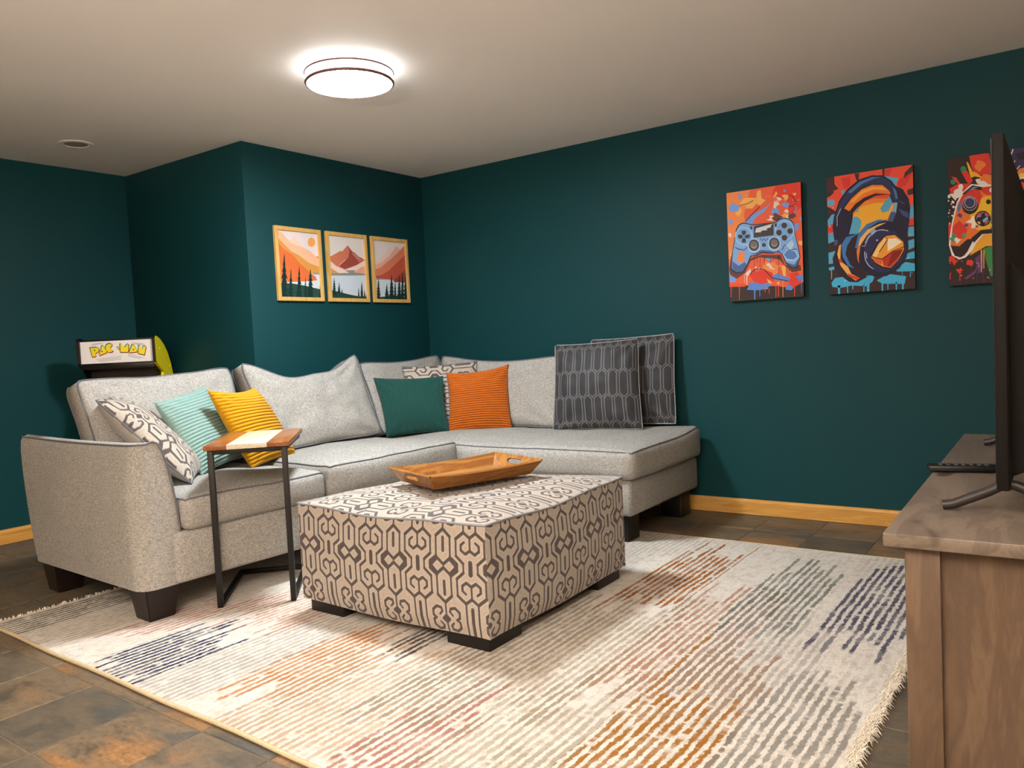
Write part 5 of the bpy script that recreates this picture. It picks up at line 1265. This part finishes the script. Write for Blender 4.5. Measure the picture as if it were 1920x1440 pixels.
# ------------------------------------------------------------------ television
tv = empty('television', (3.800, -2.02, .65), math.radians(.6))
tag(tv, 'large flat black television seen almost edge-on on the console', 'television')
TVB = plain('black_tv_plastic', '0d0b0a', .65, .2)
TVS = plain('tv_screen_glass', '08090a', .12)
TVF = plain('dark_tv_foot', '2c2725', .4)
tz0, tz1, th2 = .066, .762, .614
box('panel', (.001, -th2, tz0), (.022, th2, tz1), TVB, tv, .003)
box('screen', (-.0005, -th2+.008, tz0+.014), (.0012, th2-.008, tz1-.008), TVS, tv, 0)
prism('rear_housing', [(.022, tz0+.012), (.060, tz0+.03), (.062, tz0+.30), (.050, tz0+.40), (.022, tz0+.46)], 'y', -th2+.10, th2-.10, TVB, tv, .004)
for y in (-th2+.10, th2-.10):
    yy = y
    f = tube('foot', [(-.105, yy, .0105), (-.085, yy, .014), (-.02, yy, .045), (.004, yy, .060), (.012, yy, .064), (.03, yy, .060), (.06, yy, .048), (.12, yy, .016), (.145, yy, .0105)], 0.0105, TVF, tv, n=10)
    box('foot_bracket', (.003, yy-.02, .052), (.021, yy+.02, .09), TVF, f, .003)

# ------------------------------------------------------------------ remote control
rem = empty('remote_control', (3.69, -2.03, .650), math.radians(14))
tag(rem, 'black remote control lying across the front edge of the console', 'remote')
RB = plain('black_remote_plastic', '0d0c0d', .35)
rb = box('body', (-.09, -.022, .0005), (.09, .022, .019), RB, rem, .005, 3)
RK = plain('grey_rubber_keys', '4b4a4c', .6)
for i in range(7):
    for j in range(3):
        lathe('key', [(.0045, .0185), (.0045, .0205), (.001, .021)], RK, rb, 10, (-.058+i*.018, -.012+j*.012, 0))

# ------------------------------------------------------------------ framed landscapes on the bump-out wall
FRAME = wood('light_gold_wood', [(.2, 'c79647'), (.5, 'dcb063'), (.8, 'e8c27c')], 'z', 14, 10, .4)
fwid, fgap, fy, fz, fh = .3579, .0422, -.2048, 1.3758, .4528
labels = ['light wood framed print of orange slopes under a round sun', 'light wood framed print of a single dark red mountain peak', 'light wood framed print of rose ridges behind dark pines']
for k, key in enumerate(('sunset_slope', 'lone_peak', 'rose_ridges')):
    y0 = fy-(2-k)*(fwid+fgap)-fwid
    t = empty('picture_frame', (0, y0, fz))
    tag(t, labels[k], 'picture', 'three framed landscapes')
    b, dp = .024, .021
    bm = bmesh.new()
    for lo, hi in (((.001, 0, 0), (dp, b, fh)), ((.001, fwid-b, 0), (dp, fwid, fh)), ((.001, b, 0), (dp-.0004, fwid-b, b)), ((.001, b, fh-b), (dp-.0004, fwid-b, fh))):
        add_box(bm, [(p+q)/2 for p, q in zip(lo, hi)], [q-p for p, q in zip(lo, hi)], .0012, 1)
    bm_obj('frame', bm, FRAME, t)
    box('backing', (.001, b-.002, b-.002), (.009, fwid-b+.002, fh-b+.002), WHITEP, t, 0)
    art_mesh('print', key, fwid-2*b, fh-2*b, PRINT, t, lambda u, v, d: (.0092+d, b+u, b+v))

# ------------------------------------------------------------------ canvas prints on the back wall
cw, ch, cz = .4102, .6131, 1.2268
CEDGE = plain('dark_canvas_edge', '17110f', .8)
for cx, key, lab in ((2.323, 'blue_controller', 'canvas print of a pale blue game controller on orange, leftmost'), (2.8659, 'headphones', 'canvas print of navy and orange headphones'),
                     (3.4268, 'red_controller', 'canvas print of a red and yellow game controller, partly behind the television')):
    t = empty('canvas_print', (cx, 0, cz))
    tag(t, lab, 'canvas print', 'gaming canvases on the back wall')
    box('stretched_canvas', (0, -.0298, 0), (cw, -.001, ch), CEDGE, t, .001, 1)
    art_mesh('print', key, cw, ch, PRINT, t, lambda u, v, d: (u, -.0299-d, v))

# ------------------------------------------------------------------ arcade cabinet in the alcove
ACW = .455
arc = empty('arcade_cabinet', (-.6-ACW*.75, -1.813-ACW*.66, 0), math.atan2(.66, .75))
tag(arc, 'small arcade cabinet with yellow side and PAC-MAN marquee behind the sofa', 'arcade cabinet')
YEL = plain('yellow_side_panel', 'e9d61c', .4)
ABLK = plain('black_cabinet', '0c0b0c', .4)
DGR = plain('dark_grey_inner_side', '2c2c2e', .5)
pr = [(.03, 0), (.03, .60), (-.06, .64), (-.06, .70), (.07, .74), (.12, .98), (.012, 1.035), (.0, 1.05), (.0, 1.185), (.006, 1.196), (.018, 1.201), (.05, 1.197), (.10, 1.18), (.16, 1.147), (.215, 1.10), (.265, 1.03), (.295, .96), (.318, .86), (.325, .75), (.325, 0)]
for x, nm in ((0, 'a'), (ACW-.016, 'b')):
    s = prism('side_panel', pr, 'x', x, x+.016, YEL if nm == 'b' else ABLK, arc)
    V, F = [], []
    k = len(pr)
    for i in range(k):
        a = Vector((pr[i][0], pr[i][1])); p0 = Vector(pr[i-1]); p1 = Vector(pr[(i+1) % k])
        tdir = (p1-p0).normalized(); nn = Vector((tdir.y, -tdir.x))*-1
        ctr = Vector((.16, .6))
        if nn.dot(a-ctr) < 0: nn = -nn
        for xx in (x-.001, x+.017):
            V.append((xx, a.x+nn.x*.003, a.y+nn.y*.003))
    for i in range(k):
        j = (i+1) % k
        F.append((2*i, 2*j, 2*j+1, 2*i+1))
    mesh('edge_trim', V, F, ABLK, s)
    if nm == 'b':
        for a, b in ((.075, 1.125), (.235, 1.015), (.10, .93)):
            bm = bmesh.new()
            bmesh.ops.create_uvsphere(bm, u_segments=10, v_segments=6, radius=.0055, matrix=Matrix.Translation((x+.016, a, b)))
            bm_obj('screw_cap', bm, YEL, s, 60)
    xi = x+.0165 if nm == 'a' else x-.0005
    if True:
        mesh('inner_lining', [(xi, a, b) for a, b in pr[3:10]]+[(xi, .13, 1.18), (xi, .2, .7)], [(0, 1, 2, 3, 8), (3, 4, 5, 6, 7, 8)], DGR if nm == 'a' else ABLK, s)
xa, xb = .0165, ACW-.0165
box('rear_body', (xa, .13, .0), (xb, .30, .96), ABLK, arc, 0)
prism('rear_panel', [(.131, .961), (.29, .961), (.26, 1.025), (.21, 1.09), (.155, 1.14), (.131, 1.15)], 'x', xa, xb, ABLK, arc)
box('lower_front', (xa, .035, .0), (xb, .13, .60), ABLK, arc, .002)
box('control_deck', (xa, -.05, .63), (xb, .10, .70), ABLK, arc, .004)
prism('screen_bezel', [(.095, .71), (.135, .71), (.150, .985), (.135, .985)], 'x', xa, xb, ABLK, arc, .001)
box('canopy', (xa, .02, 1.012), (xb, .13, 1.047), ABLK, arc, .002)
prism('screen', [(.0985, .73), (.104, .73), (.1355, .965), (.128, .965)], 'x', xa+.06, xb-.06, plain('dark_screen', '1d1a18', .2), arc)
MARQ = plain('marquee_white', 'f6f1ee', .4)
mz0, mz1 = 1.049, 1.182
box('marquee', (xa, .012, mz0), (xb, .03, mz1), MARQ, arc, .001, 1)
box('marquee_top', (xa, .014, mz1+.001), (xb, .12, mz1+.010), ABLK, arc, .001)
mq = art_mesh('marquee_lettering', 'marquee', xb-xa, mz1-mz0, PRINT, arc, lambda u, v, d: (xa+u, .0118-d, mz0+v))
mq['label'] = 'yellow PAC-MAN lettering with red and teal shadow'
